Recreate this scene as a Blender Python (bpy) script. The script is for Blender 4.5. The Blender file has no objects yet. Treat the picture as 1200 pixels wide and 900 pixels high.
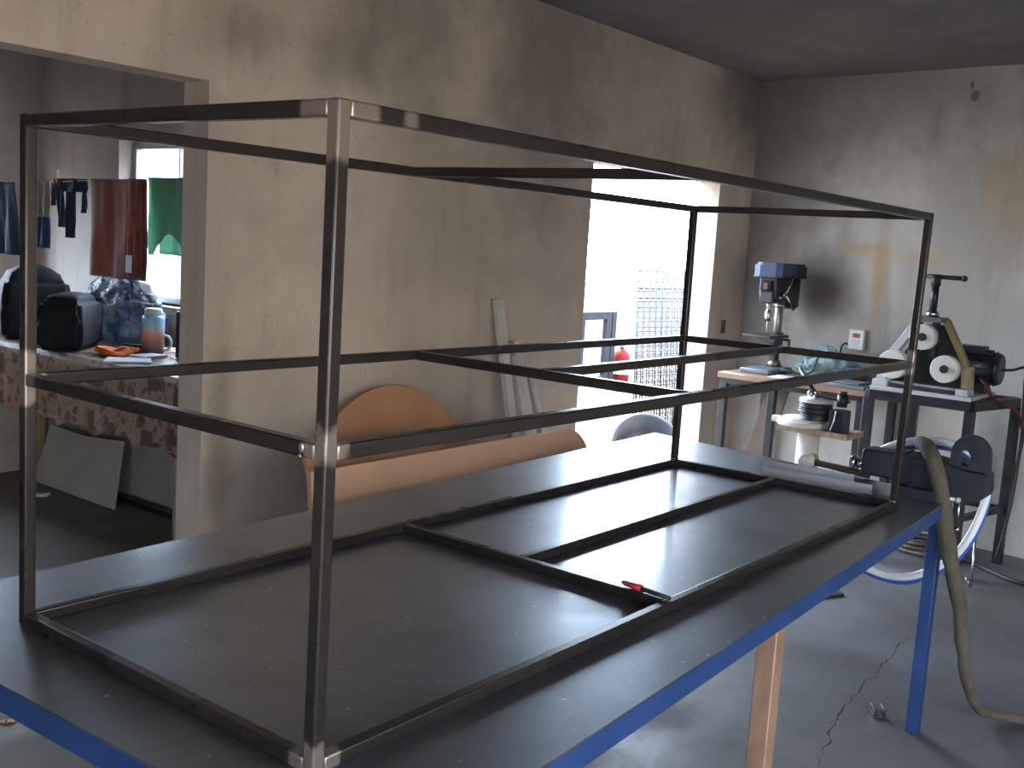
import bpy, bmesh, math, random
from mathutils import Vector, Matrix, noise
random.seed(7)
sc = bpy.context.scene
COL = sc.collection
V = Vector
R = math.radians

# ------------------------------------------------------------------ camera, sky, sun, exposure
cam_d = bpy.data.cameras.new('camera')
cam_d.sensor_width = 36.0
cam_d.lens = 1250.32 / 1200 * 36.0
cam_d.clip_start = 0.05
cam = bpy.data.objects.new('camera', cam_d)
COL.objects.link(cam)
fw = V((0.78283601, 0.60852474, -0.12986696))
rt = V((0.61891708, -0.78302427, 0.06176269))
up = V((0.06410486, 0.12872693, 0.98960595))
mat4 = Matrix.Identity(4)
for i in range(3):
    mat4[i][0], mat4[i][1], mat4[i][2] = rt[i], up[i], -fw[i]
mat4.translation = V((-0.928, -1.021, 1.532))
cam.matrix_world = mat4
sc.camera = cam

world = bpy.data.worlds.new('sky')
sc.world = world
world.use_nodes = True
bg = world.node_tree.nodes['Background']
bg.inputs[0].default_value = (0.66, 0.82, 1.0, 1)
bg.inputs[1].default_value = 12.0

sun_d = bpy.data.lights.new('sun', 'SUN')
sun_d.energy = 18.0
sun_d.angle = R(0.6)
sun_d.color = (1.0, 0.93, 0.82)
sun = bpy.data.objects.new('sun', sun_d)
COL.objects.link(sun)
sun.rotation_euler = V((-0.25, -0.50, -0.83)).to_track_quat('-Z', 'Y').to_euler()


def portal(center, normal, w, h):
    d = bpy.data.lights.new('daylight_opening', 'AREA')
    d.shape = 'RECTANGLE'
    d.size, d.size_y = w, h
    d.cycles.is_portal = True
    o = bpy.data.objects.new('daylight_opening', d)
    COL.objects.link(o)
    o.location = center
    o.rotation_euler = V(normal).to_track_quat('-Z', 'Z').to_euler()


portal((-3.3, -0.95, 1.0), (1, 0, 0), 0.9, 2.0)
portal((4.374, 2.28, 1.0), (0, -1, 0), 1.4, 2.0)
portal((-0.75, -3.15, 1.1), (0, 1, 0), 4.1, 2.2)
portal((2.52, 3.8, 1.53), (-1, 0, 0), 1.05, 0.86)
portal((1.72, 5.3, 1.38), (0, -1, 0), 0.75, 0.78)

vs = sc.view_settings
vs.view_transform = 'Standard'
vs.look = 'None'
vs.gamma = 1.0
vs.use_curve_mapping = False
vs.exposure = 0.85
sc.cycles.use_denoising = True
sc.cycles.max_bounces = 10
sc.cycles.diffuse_bounces = 6
sc.cycles.sample_clamp_indirect = 8.0

# ------------------------------------------------------------------ materials
MATS = {}


def newmat(name):
    m = bpy.data.materials.new(name)
    m.use_nodes = True
    return m, m.node_tree.nodes, m.node_tree.links, m.node_tree.nodes['Principled BSDF']


def mat(name, c1, c2=None, rough=0.5, metal=0.0, scale=8.0, bump=0.0, rvar=0.0, detail=6.0, spec=0.5, coat=0.0,
        stretch=None, bscale=None, alpha=1.0, trans=0.0):
    if name in MATS:
        return MATS[name]
    m, N, L, P = newmat(name)
    c2 = c2 or tuple(x * 0.75 for x in c1)
    tc = N.new('ShaderNodeTexCoord')
    mp = N.new('ShaderNodeMapping')
    if stretch:
        mp.inputs['Scale'].default_value = stretch
    L.new(tc.outputs['Object'], mp.inputs[0])
    nz = N.new('ShaderNodeTexNoise')
    nz.inputs['Scale'].default_value = scale
    nz.inputs['Detail'].default_value = detail
    L.new(mp.outputs[0], nz.inputs['Vector'])
    cr = N.new('ShaderNodeValToRGB')
    cr.color_ramp.elements[0].position = 0.32
    cr.color_ramp.elements[1].position = 0.68
    cr.color_ramp.elements[0].color = (*c2, 1)
    cr.color_ramp.elements[1].color = (*c1, 1)
    L.new(nz.outputs[0], cr.inputs[0])
    L.new(cr.outputs[0], P.inputs['Base Color'])
    P.inputs['Roughness'].default_value = rough
    P.inputs['Metallic'].default_value = metal
    P.inputs['Specular IOR Level'].default_value = spec
    if coat:
        P.inputs['Coat Weight'].default_value = coat
    if alpha < 1:
        P.inputs['Alpha'].default_value = alpha
    if trans:
        P.inputs['Transmission Weight'].default_value = trans
    if rvar:
        mr = N.new('ShaderNodeMapRange')
        mr.inputs['From Min'].default_value = 0.3
        mr.inputs['From Max'].default_value = 0.7
        mr.inputs['To Min'].default_value = max(0, rough - rvar)
        mr.inputs['To Max'].default_value = rough + rvar
        L.new(nz.outputs[0], mr.inputs[0])
        L.new(mr.outputs[0], P.inputs['Roughness'])
    if bump:
        b2 = N.new('ShaderNodeTexNoise')
        b2.inputs['Scale'].default_value = bscale or scale * 4
        b2.inputs['Detail'].default_value = 8
        L.new(mp.outputs[0], b2.inputs['Vector'])
        bp = N.new('ShaderNodeBump')
        bp.inputs['Strength'].default_value = bump
        bp.inputs['Distance'].default_value = 0.01
        L.new(b2.outputs[0], bp.inputs['Height'])
        L.new(bp.outputs[0], P.inputs['Normal'])
    MATS[name] = m
    return m


class NG:
    """tiny helper to chain nodes"""
    def __init__(s, m):
        s.N, s.L = m.node_tree.nodes, m.node_tree.links

    def noise(s, vec, scale, detail=6, rough=0.55):
        n = s.N.new('ShaderNodeTexNoise')
        n.inputs['Scale'].default_value = scale
        n.inputs['Detail'].default_value = detail
        n.inputs['Roughness'].default_value = rough
        s.L.new(vec, n.inputs['Vector'])
        return n.outputs[0]

    def ramp(s, fac, p0, p1, a=0.0, b=1.0):
        n = s.N.new('ShaderNodeMapRange')
        n.interpolation_type = 'SMOOTHSTEP'
        for k, v in zip(('From Min', 'From Max', 'To Min', 'To Max'), (p0, p1, a, b)):
            n.inputs[k].default_value = v
        s.L.new(fac, n.inputs[0])
        return n.outputs[0]

    def mix(s, fac, a, b, mode='MIX'):
        n = s.N.new('ShaderNodeMix')
        n.data_type = 'RGBA'
        n.blend_type = mode
        for sock, v in ((n.inputs[0], fac), (n.inputs[6], a), (n.inputs[7], b)):
            if isinstance(v, (int, float)):
                sock.default_value = v
            elif isinstance(v, tuple):
                sock.default_value = (*v, 1)
            else:
                s.L.new(v, sock)
        return n.outputs[2]

    def math(s, op, a, b=0.0):
        n = s.N.new('ShaderNodeMath')
        n.operation = op
        for sock, v in ((n.inputs[0], a), (n.inputs[1], b)):
            if isinstance(v, (int, float)):
                sock.default_value = v
            else:
                s.L.new(v, sock)
        return n.outputs[0]

    def blob(s, vec, c, r, soft, wob=0.0, scl=(1, 1, 1)):
        """1 inside an ellipsoid round c, fading over soft, edge broken up by noise"""
        mp = s.N.new('ShaderNodeMapping')
        mp.vector_type = 'POINT'
        mp.inputs['Location'].default_value = tuple(-a * b for a, b in zip(c, scl))
        mp.inputs['Scale'].default_value = scl
        s.L.new(vec, mp.inputs[0])
        ln = s.N.new('ShaderNodeVectorMath')
        ln.operation = 'LENGTH'
        s.L.new(mp.outputs[0], ln.inputs[0])
        d = ln.outputs['Value']
        if wob:
            d = s.math('ADD', d, s.math('MULTIPLY', s.math('SUBTRACT', s.noise(vec, 5.0), 0.5), wob))
        return s.ramp(d, r - soft, r + soft, 1.0, 0.0)


def plaster(name, tones, stains_and_shade=(), damp=True, rough=0.9):
    m, N, L, P = newmat(name)
    g = NG(m)
    tc = N.new('ShaderNodeTexCoord')
    ob = tc.outputs['Object']
    a = g.ramp(g.noise(ob, 1.1, 6), 0.38, 0.62)
    col = g.mix(a, tones[0], tones[1])
    b = g.ramp(g.noise(ob, 3.1, 8, 0.6), 0.45, 0.75, 0.0, 0.55)
    col = g.mix(b, col, tones[2])
    if damp:
        mp = N.new('ShaderNodeMapping')
        mp.inputs['Scale'].default_value = (2.2, 2.2, 0.35)
        L.new(ob, mp.inputs[0])
        v = g.ramp(g.noise(mp.outputs[0], 3.0, 6), 0.52, 0.78, 0.0, 0.45)
        col = g.mix(v, col, tuple(x * 0.55 for x in tones[2]))
    fine = g.ramp(g.noise(ob, 38, 5), 0.62, 0.75, 0.0, 0.35)
    col = g.mix(fine, col, tuple(x * 0.6 for x in tones[2]))
    for c, r, soft, wob, scl, scol, amt in stains_and_shade:
        k = g.math('MULTIPLY', g.blob(ob, c, r, soft, wob, scl), amt)
        col = g.mix(k, col, scol)
    L.new(col, P.inputs['Base Color'])
    P.inputs['Roughness'].default_value = rough
    P.inputs['Specular IOR Level'].default_value = 0.25
    bp = N.new('ShaderNodeBump')
    bp.inputs['Strength'].default_value = 0.35
    bp.inputs['Distance'].default_value = 0.012
    L.new(g.noise(ob, 14, 9, 0.65), bp.inputs['Height'])
    L.new(bp.outputs[0], P.inputs['Normal'])
    MATS[name] = m
    return m


M_wall_l = plaster('plaster_left', ((0.47, 0.405, 0.345), (0.62, 0.535, 0.455), (0.40, 0.34, 0.287)), stains_and_shade=[
    ((3.7, 2.12, 1.7), 1.2, 0.8, 0.8, (0.8, 1, 0.8), (0.27, 0.235, 0.205), 0.45),  # daylight falling off towards the right end, painted into the plaster colour
    ((1.45, 2.12, 2.22), 0.2, 0.18, 0.2, (1, 1, 1.8), (0.16, 0.14, 0.122), 0.5),
    ((1.95, 2.12, 2.20), 0.18, 0.17, 0.2, (1, 1, 1.8), (0.16, 0.14, 0.122), 0.4),
    ((2.2, 2.12, 2.45), 0.30, 0.28, 0.4, (0.8, 1, 1.0), (0.14, 0.125, 0.115), 0.55),
    ((3.25, 2.12, 2.35), 0.38, 0.3, 0.6, (0.9, 1, 0.7), (0.13, 0.12, 0.115), 0.65),
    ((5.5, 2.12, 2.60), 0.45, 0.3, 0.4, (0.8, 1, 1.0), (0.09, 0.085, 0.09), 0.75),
    ((1.42, 2.12, 0.75), 0.05, 0.04, 0.1, (1, 1, 0.15), (0.20, 0.16, 0.12), 0.6),
])
M_wall_r = plaster('plaster_right', ((0.36, 0.34, 0.31), (0.49, 0.465, 0.43), (0.31, 0.29, 0.265)), stains_and_shade=[
    ((5.455, 1.56, 1.39), 0.17, 0.13, 0.12, (1, 1, 1), (0.12, 0.105, 0.10), 0.85),
    ((5.42, 1.21, 1.45), 0.035, 0.03, 0.06, (1, 1, 0.14), (0.42, 0.26, 0.11), 0.65),
    ((5.43, 1.34, 1.635), 0.03, 0.03, 0.06, (1, 0.2, 1), (0.42, 0.28, 0.14), 0.55),
    ((5.40, 0.95, 1.60), 0.05, 0.05, 0.1, (1, 0.15, 1), (0.42, 0.29, 0.16), 0.45),
    ((5.34, 0.48, 1.95), 0.16, 0.14, 0.2, (1, 1, 0.6), (0.44, 0.31, 0.18), 0.55),
    ((5.37, 0.77, 2.50), 0.022, 0.008, 0.03, (1, 1, 0.8), (0.09, 0.085, 0.08), 0.9),
    ((5.37, 0.79, 2.56), 0.010, 0.006, 0.02, (1, 1, 0.4), (0.09, 0.085, 0.08), 0.9),
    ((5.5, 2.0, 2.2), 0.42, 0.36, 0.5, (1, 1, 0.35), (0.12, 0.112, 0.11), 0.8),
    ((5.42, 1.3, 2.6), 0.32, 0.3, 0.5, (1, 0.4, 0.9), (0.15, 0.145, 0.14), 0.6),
])
M_wall_a = plaster('plaster_annex', ((0.37, 0.35, 0.33), (0.44, 0.42, 0.395), (0.31, 0.295, 0.28)))
M_bounce = plaster('plaster_bounce', ((0.58, 0.47, 0.36), (0.64, 0.53, 0.42), (0.52, 0.42, 0.33)))  # warm tone of the added bounce wall
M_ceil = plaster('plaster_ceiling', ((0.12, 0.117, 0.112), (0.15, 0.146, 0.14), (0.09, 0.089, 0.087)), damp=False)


def floor_mat():
    m, N, L, P = newmat('concrete_floor')
    g = NG(m)
    tc = N.new('ShaderNodeTexCoord')
    ob = tc.outputs['Object']
    col = g.mix(g.ramp(g.noise(ob, 0.8, 6), 0.35, 0.65), (0.088, 0.084, 0.090), (0.132, 0.124, 0.130))
    col = g.mix(g.ramp(g.noise(ob, 4, 8, 0.65), 0.5, 0.75, 0, 0.6), col, (0.062, 0.058, 0.060))
    col = g.mix(g.ramp(g.noise(ob, 45, 4), 0.64, 0.72, 0, 0.4), col, (0.20, 0.19, 0.19))
    k = g.blob(ob, (4.2, 0.15, 0), 0.35, 0.25, 0.6, (0.6, 1.4, 1))
    col = g.mix(g.math('MULTIPLY', k, 0.6), col, (0.12, 0.105, 0.095))
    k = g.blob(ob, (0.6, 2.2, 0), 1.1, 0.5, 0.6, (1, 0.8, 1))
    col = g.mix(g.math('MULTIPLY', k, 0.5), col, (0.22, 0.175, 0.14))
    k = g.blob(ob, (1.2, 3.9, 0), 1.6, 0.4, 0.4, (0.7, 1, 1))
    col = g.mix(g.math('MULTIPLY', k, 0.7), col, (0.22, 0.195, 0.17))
    L.new(col, P.inputs['Base Color'])
    L.new(g.ramp(g.noise(ob, 2.5, 6), 0.3, 0.7, 0.42, 0.75), P.inputs['Roughness'])
    bp = N.new('ShaderNodeBump')
    bp.inputs['Strength'].default_value = 0.2
    bp.inputs['Distance'].default_value = 0.01
    L.new(g.noise(ob, 22, 8, 0.6), bp.inputs['Height'])
    L.new(bp.outputs[0], P.inputs['Normal'])
    return m


M_floor = floor_mat()


def sheet_steel():
    m, N, L, P = newmat('sheet_steel')
    g = NG(m)
    tc = N.new('ShaderNodeTexCoord')
    ob = tc.outputs['Object']
    mps = N.new('ShaderNodeMapping')
    mps.inputs['Scale'].default_value = (1.0, 3.5, 1)
    mps.inputs['Rotation'].default_value = (0, 0, R(-30))
    L.new(ob, mps.inputs[0])
    mp_s = mps.outputs[0]
    col = g.mix(g.ramp(g.noise(ob, 1.6, 7, 0.6), 0.35, 0.68), (0.19, 0.205, 0.245), (0.26, 0.278, 0.32))
    col = g.mix(g.ramp(g.noise(ob, 55, 3), 0.69, 0.72, 0, 0.8), col, (0.62, 0.62, 0.62))
    mp = N.new('ShaderNodeMapping')
    mp.inputs['Scale'].default_value = (1.2, 14, 1)
    mp.inputs['Rotation'].default_value = (0, 0, R(25))
    L.new(ob, mp.inputs[0])
    sc_ = g.ramp(g.noise(mp.outputs[0], 5, 4), 0.66, 0.72, 0, 0.35)
    col = g.mix(sc_, col, (0.17, 0.185, 0.215))
    L.new(col, P.inputs['Base Color'])
    P.inputs['Metallic'].default_value = 0.92
    P.inputs['Coat Weight'].default_value = 0.5
    smear = g.math('MULTIPLY', g.ramp(g.noise(mp_s, 4, 6, 0.65), 0.54, 0.70), 0.06)
    L.new(g.math('ADD', g.ramp(g.noise(ob, 5, 8, 0.6), 0.3, 0.72, 0.08, 0.17), smear), P.inputs['Coat Roughness'])
    r1 = g.ramp(g.noise(ob, 3.5, 8, 0.65), 0.3, 0.72, 0.34, 0.46)
    L.new(r1, P.inputs['Roughness'])
    bp = N.new('ShaderNodeBump')
    bp.inputs['Strength'].default_value = 0.05
    bp.inputs['Distance'].default_value = 0.004
    L.new(g.noise(ob, 9, 8, 0.6), bp.inputs['Height'])
    L.new(bp.outputs[0], P.inputs['Normal'])
    return m


M_sheet = sheet_steel()


def tube_steel():
    m, N, L, P = newmat('mill_scale_tube')
    g = NG(m)
    tc = N.new('ShaderNodeTexCoord')
    ob = tc.outputs['Object']
    col = g.mix(g.ramp(g.noise(ob, 3, 2), 0.3, 0.7), (0.052, 0.045, 0.043), (0.068, 0.060, 0.057))
    # bare ground metal round some welded joints
    for c, r in (((0.02, 0.02, 0.885), 0.055), ((0.02, 0.02, 0.455), 0.03), ((0.02, 0.02, 0.01), 0.035), ((0.13, 0.01, 0.887), 0.014),
                 ((1.63, 0.01, 0.887), 0.012), ((2.35, 0.01, 0.45), 0.03), ((0.0, 0.78, 0.45), 0.04)):
        k = g.blob(ob, c, r, 0.005, 0.02, (1, 1, 0.8))
        col = g.mix(g.math('MULTIPLY', k, 0.75), col, (0.42, 0.36, 0.32))
    L.new(col, P.inputs['Base Color'])
    P.inputs['Metallic'].default_value = 0.7
    L.new(g.ramp(g.noise(ob, 4, 2), 0.3, 0.7, 0.25, 0.31), P.inputs['Roughness'])
    return m


M_tube = tube_steel()
M_blue = mat('blue_paint', (0.017, 0.052, 0.18), (0.014, 0.042, 0.145), rough=0.42, scale=6, rvar=0.08)
M_rustleg = mat('rusty_steel', (0.40, 0.25, 0.17), (0.25, 0.15, 0.10), rough=0.55, metal=0.3, scale=30, stretch=(1, 1, 0.4), rvar=0.1)
M_black = mat('black_paint', (0.019, 0.020, 0.025), (0.012, 0.012, 0.016), rough=0.42, scale=12, rvar=0.1)
M_darkmetal = mat('dark_iron', (0.055, 0.055, 0.062), (0.03, 0.03, 0.035), rough=0.45, metal=0.5, scale=20, rvar=0.1)
M_vise = mat('vise_paint', (0.020, 0.026, 0.042), (0.013, 0.016, 0.026), rough=0.45, scale=14, rvar=0.12, bump=0.15)
M_chrome = mat('bright_steel', (0.62, 0.62, 0.64), (0.45, 0.45, 0.47), rough=0.25, metal=1.0, scale=25, rvar=0.08)
M_galv = mat('galvanised', (0.62, 0.60, 0.57), (0.50, 0.48, 0.45), rough=0.5, metal=0.25, scale=14, rvar=0.1)
M_mdf = mat('mdf', (0.50, 0.26, 0.145), (0.42, 0.205, 0.11), rough=0.7, scale=4, bump=0.05)
M_mdf2 = mat('mdf_pale', (0.52, 0.31, 0.20), (0.45, 0.26, 0.165), rough=0.7, scale=3, bump=0.05)
M_wood = mat('bench_wood', (0.27, 0.16, 0.105), (0.16, 0.09, 0.06), rough=0.65, scale=10, stretch=(4, 0.6, 1), bump=0.1)
M_oldwood = mat('weathered_wood', (0.42, 0.33, 0.23), (0.28, 0.21, 0.14), rough=0.75, scale=10, stretch=(0.7, 5, 2), bump=0.15)
M_brownboard = mat('brown_board', (0.13, 0.09, 0.068), (0.09, 0.062, 0.048), rough=0.7, scale=5)
M_white = mat('white_paint', (0.78, 0.76, 0.71), (0.66, 0.63, 0.57), rough=0.5, scale=9, rvar=0.1)
M_dirtywhite = mat('dirty_white', (0.56, 0.56, 0.57), (0.38, 0.38, 0.40), rough=0.55, scale=14, bump=0.1)
M_nylon = mat('white_nylon', (0.64, 0.63, 0.59), (0.57, 0.56, 0.52), rough=0.45, scale=6)
M_grey = mat('grey_enamel', (0.15, 0.17, 0.185), (0.11, 0.13, 0.14), rough=0.45, metal=0.2, scale=10)
M_ochre = mat('ochre_paint', (0.34, 0.25, 0.10), (0.22, 0.17, 0.08), rough=0.6, scale=20)
M_drillblue = mat('drill_blue', (0.013, 0.030, 0.10), (0.011, 0.025, 0.085), rough=0.35, scale=5)
M_rubber = mat('rubber', (0.025, 0.024, 0.024), (0.016, 0.016, 0.016), rough=0.6, scale=20)
M_red = mat('red_plastic', (0.55, 0.035, 0.025), (0.42, 0.025, 0.02), rough=0.4, scale=10)
M_orange = mat('orange_cloth', (0.75, 0.17, 0.04), (0.60, 0.11, 0.03), rough=0.8, scale=20)
M_sleeve = mat('sleeve_cloth', (0.105, 0.088, 0.066), (0.065, 0.055, 0.042), rough=0.85, scale=25, bump=0.3, bscale=60)
M_hosewhite = mat('hose_white', (0.92, 0.94, 0.95), (0.88, 0.90, 0.93), rough=0.25, scale=6)
M_hoseblue = mat('hose_blue', (0.05, 0.14, 0.55), (0.04, 0.11, 0.45), rough=0.3, scale=6)
M_crack = mat('crack_dark', (0.035, 0.032, 0.03), (0.025, 0.022, 0.02), rough=0.95)
M_ground = mat('yard_ground', (0.068, 0.043, 0.030), (0.056, 0.035, 0.025), rough=0.9, scale=1.5, bump=0.2)
M_alu = mat('aluminium', (0.42, 0.44, 0.48), (0.34, 0.36, 0.40), rough=0.4, metal=0.6, scale=10)
M_darkalu = mat('dull_dark_aluminium', (0.018, 0.019, 0.022), (0.013, 0.014, 0.017), rough=0.7, scale=8, spec=0.1)
M_extred = mat('extinguisher_red', (0.10, 0.008, 0.006), (0.08, 0.006, 0.005), rough=0.6, scale=6, spec=0.1)
M_bar = mat('pickled_bar', (0.62, 0.63, 0.66), (0.54, 0.55, 0.58), rough=0.35, metal=0.6, scale=5)
M_darkred = mat('dark_red_cable', (0.12, 0.016, 0.014), (0.09, 0.013, 0.012), rough=0.5)
M_tubblue = mat('pale_blue_plastic', (0.035, 0.048, 0.075), (0.028, 0.04, 0.064), rough=0.35, scale=5)
M_navy = mat('navy_cloth', (0.018, 0.026, 0.065), (0.012, 0.016, 0.04), rough=0.9, scale=20)
M_denim = mat('denim', (0.035, 0.06, 0.11), (0.025, 0.04, 0.08), rough=0.9, scale=30)
M_greycloth = mat('grey_cloth', (0.26, 0.25, 0.23), (0.20, 0.19, 0.18), rough=0.9, scale=20)
M_bluecloth = mat('blue_cloth', (0.03, 0.05, 0.16), (0.02, 0.035, 0.11), rough=0.9, scale=20)
M_bag = mat('black_nylon', (0.016, 0.017, 0.024), (0.010, 0.010, 0.014), rough=0.75, scale=30, bump=0.2, spec=0.2)
M_paper = mat('paper', (0.70, 0.73, 0.80), (0.55, 0.58, 0.66), rough=0.7, scale=12)
M_plug = mat('socket_white', (0.82, 0.80, 0.76), (0.76, 0.74, 0.70), rough=0.4, scale=6)
M_board = mat('pale_board', (0.46, 0.45, 0.43), (0.38, 0.37, 0.35), rough=0.7, scale=4)
M_column = mat('worn_column', (0.30, 0.26, 0.23), (0.20, 0.17, 0.15), rough=0.35, metal=0.8, scale=14)
M_rope = mat('rope', (0.55, 0.52, 0.46), rough=0.8)
M_peg = mat('peg_wood', (0.60, 0.42, 0.28), rough=0.7)
M_wire = mat('mesh_wire', (0.05, 0.056, 0.07), (0.035, 0.04, 0.055), rough=0.45, metal=0.4, scale=20)


def towel_mat():
    m, N, L, P = newmat('red_towel')
    g = NG(m)
    tc = N.new('ShaderNodeTexCoord')
    ob = tc.outputs['Object']
    col = g.mix(g.ramp(g.noise(ob, 3.5, 5), 0.35, 0.65), (0.17, 0.045, 0.032), (0.30, 0.085, 0.055))
    col = g.mix(g.ramp(g.noise(ob, 9, 3), 0.55, 0.68, 0, 0.6), col, (0.075, 0.026, 0.022))
    L.new(col, P.inputs['Base Color'])
    P.inputs['Roughness'].default_value = 0.95
    P.inputs['Sheen Weight'].default_value = 0.3
    return m


M_towel = towel_mat()


def thin_cloth(name, c1, c2, amt=0.5):
    """thin woven cloth that lets some light through"""
    m, N, L, P = newmat(name)
    g = NG(m)
    tc = N.new('ShaderNodeTexCoord')
    col = g.mix(g.ramp(g.noise(tc.outputs['Object'], 8, 5), 0.35, 0.65), c1, c2)
    L.new(col, P.inputs['Base Color'])
    P.inputs['Roughness'].default_value = 0.9
    tr = N.new('ShaderNodeBsdfTranslucent')
    L.new(col, tr.inputs[0])
    mx = N.new('ShaderNodeMixShader')
    mx.inputs[0].default_value = amt
    L.new(P.outputs[0], mx.inputs[1])
    L.new(tr.outputs[0], mx.inputs[2])
    L.new(mx.outputs[0], N['Material Output'].inputs[0])
    return m


M_green = thin_cloth('green_shirt', (0.30, 0.56, 0.42), (0.34, 0.62, 0.48), 0.55)


def plastic_film(name, col, alpha, bump):
    m, N, L, P = newmat(name)
    g = NG(m)
    tc = N.new('ShaderNodeTexCoord')
    ob = tc.outputs['Object']
    P.inputs['Base Color'].default_value = (*col, 1)
    P.inputs['Roughness'].default_value = 0.18
    L.new(g.ramp(g.noise(ob, 9, 4), 0.35, 0.65, alpha - 0.2, alpha + 0.2), P.inputs['Alpha'])
    v = N.new('ShaderNodeTexVoronoi')
    v.inputs['Scale'].default_value = 13
    L.new(ob, v.inputs['Vector'])
    h = g.math('ADD', v.outputs['Distance'], g.noise(ob, 20, 5))
    bp = N.new('ShaderNodeBump')
    bp.inputs['Strength'].default_value = bump
    bp.inputs['Distance'].default_value = 0.03
    L.new(h, bp.inputs['Height'])
    L.new(bp.outputs[0], P.inputs['Normal'])
    return m


M_filmblue = plastic_film('blue_film', (0.03, 0.075, 0.16), 0.78, 0.6)
M_filmgreen = plastic_film('green_film', (0.24, 0.36, 0.36), 0.75, 0.7)


def tablecloth_mat():
    """printed oilcloth: cream ground with brown crockery and label motifs"""
    m, N, L, P = newmat('printed_oilcloth')
    g = NG(m)
    tc = N.new('ShaderNodeTexCoord')
    ob = tc.outputs['Object']
    v = N.new('ShaderNodeTexVoronoi')
    v.inputs['Scale'].default_value = 7
    v.distance = 'CHEBYCHEV'
    L.new(ob, v.inputs['Vector'])
    col = g.mix(g.ramp(v.outputs['Distance'], 0.25, 0.28), (0.13, 0.06, 0.045), (0.30, 0.215, 0.17))
    v2 = N.new('ShaderNodeTexVoronoi')
    v2.inputs['Scale'].default_value = 9
    L.new(ob, v2.inputs['Vector'])
    col = g.mix(g.ramp(v2.outputs['Distance'], 0.24, 0.27, 0.8, 0.0), col, (0.10, 0.05, 0.04))
    col = g.mix(g.ramp(g.noise(ob, 26, 3), 0.56, 0.60, 0, 0.85), col, (0.10, 0.055, 0.045))
    L.new(col, P.inputs['Base Color'])
    P.inputs['Roughness'].default_value = 0.35
    return m


M_cloth = tablecloth_mat()


def jar_mat():
    m, N, L, P = newmat('jar_gradient')
    tc = N.new('ShaderNodeTexCoord')
    sp = N.new('ShaderNodeSeparateXYZ')
    L.new(tc.outputs['Object'], sp.inputs[0])
    mr = N.new('ShaderNodeMapRange')
    mr.inputs['From Max'].default_value = 0.19
    L.new(sp.outputs[2], mr.inputs[0])
    cr = N.new('ShaderNodeValToRGB')
    e = cr.color_ramp.elements
    e[0].position, e[0].color = 0.05, (0.10, 0.09, 0.16, 1)
    e[1].position, e[1].color = 0.95, (0.20, 0.52, 0.72, 1)
    for p_, c_ in ((0.28, (0.32, 0.14, 0.11, 1)), (0.5, (0.62, 0.27, 0.17, 1)), (0.64, (0.42, 0.48, 0.56, 1))):
        n_ = e.new(p_)
        n_.color = c_
    L.new(mr.outputs[0], cr.inputs[0])
    L.new(cr.outputs[0], P.inputs['Base Color'])
    P.inputs['Roughness'].default_value = 0.3
    return m


M_jar = jar_mat()


def glass_mat():
    m, N, L, P = newmat('window_glass')
    P.inputs['Base Color'].default_value = (0.97, 0.98, 1, 1)
    P.inputs['Roughness'].default_value = 0.02
    P.inputs['Alpha'].default_value = 0.12
    return m


M_glass = glass_mat()

# ------------------------------------------------------------------ mesh helpers


def bm_box(bm, lo, hi, bev=0.0, seg=2):
    lo, hi = V(lo), V(hi)
    c = (lo + hi) / 2
    mtx = Matrix.Translation(c) @ Matrix.Diagonal((*(hi - lo), 1))
    r = bmesh.ops.create_cube(bm, size=1.0, matrix=mtx)
    if bev:
        es = list({e for v in r['verts'] for e in v.link_edges})
        q = bmesh.ops.bevel(bm, geom=es, offset=bev, segments=seg, affect='EDGES', profile=0.5)
        for f in q['faces']:
            f.smooth = True
    return bm


def bm_bar(bm, p0, p1, w, h, upv=(0, 0, 1), bev=0.0, seg=2):
    """rectangular bar from p0 to p1; h along upv, w across"""
    p0, p1 = V(p0), V(p1)
    d = (p1 - p0)
    ln = d.length
    d = d.normalized()
    u = V(upv)
    if abs(u.dot(d)) > 0.98:
        u = V((1, 0, 0))
    s = d.cross(u).normalized()
    u = s.cross(d).normalized()
    mtx = Matrix((( *(d * ln),), (*(s * w),), (*(u * h),))).transposed().to_4x4()
    mtx.translation = (p0 + p1) / 2
    r = bmesh.ops.create_cube(bm, size=1.0, matrix=mtx)
    if bev:
        es = list({e for v in r['verts'] for e in v.link_edges})
        q = bmesh.ops.bevel(bm, geom=es, offset=bev, segments=seg, affect='EDGES', profile=0.5)
        for f in q['faces']:
            f.smooth = True
    return bm


def bm_cyl(bm, p0, p1, r0, r1=None, n=20, smooth=True):
    p0, p1 = V(p0), V(p1)
    r1 = r0 if r1 is None else r1
    d = p1 - p0
    q = V((0, 0, 1)).rotation_difference(d.normalized()).to_matrix().to_4x4()
    q.translation = (p0 + p1) / 2
    r = bmesh.ops.create_cone(bm, cap_ends=True, segments=n, radius1=r0, radius2=r1, depth=d.length, matrix=q)
    for f in {f for v in r['verts'] for f in v.link_faces}:
        f.smooth = smooth and len(f.verts) == 4
    return bm


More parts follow.
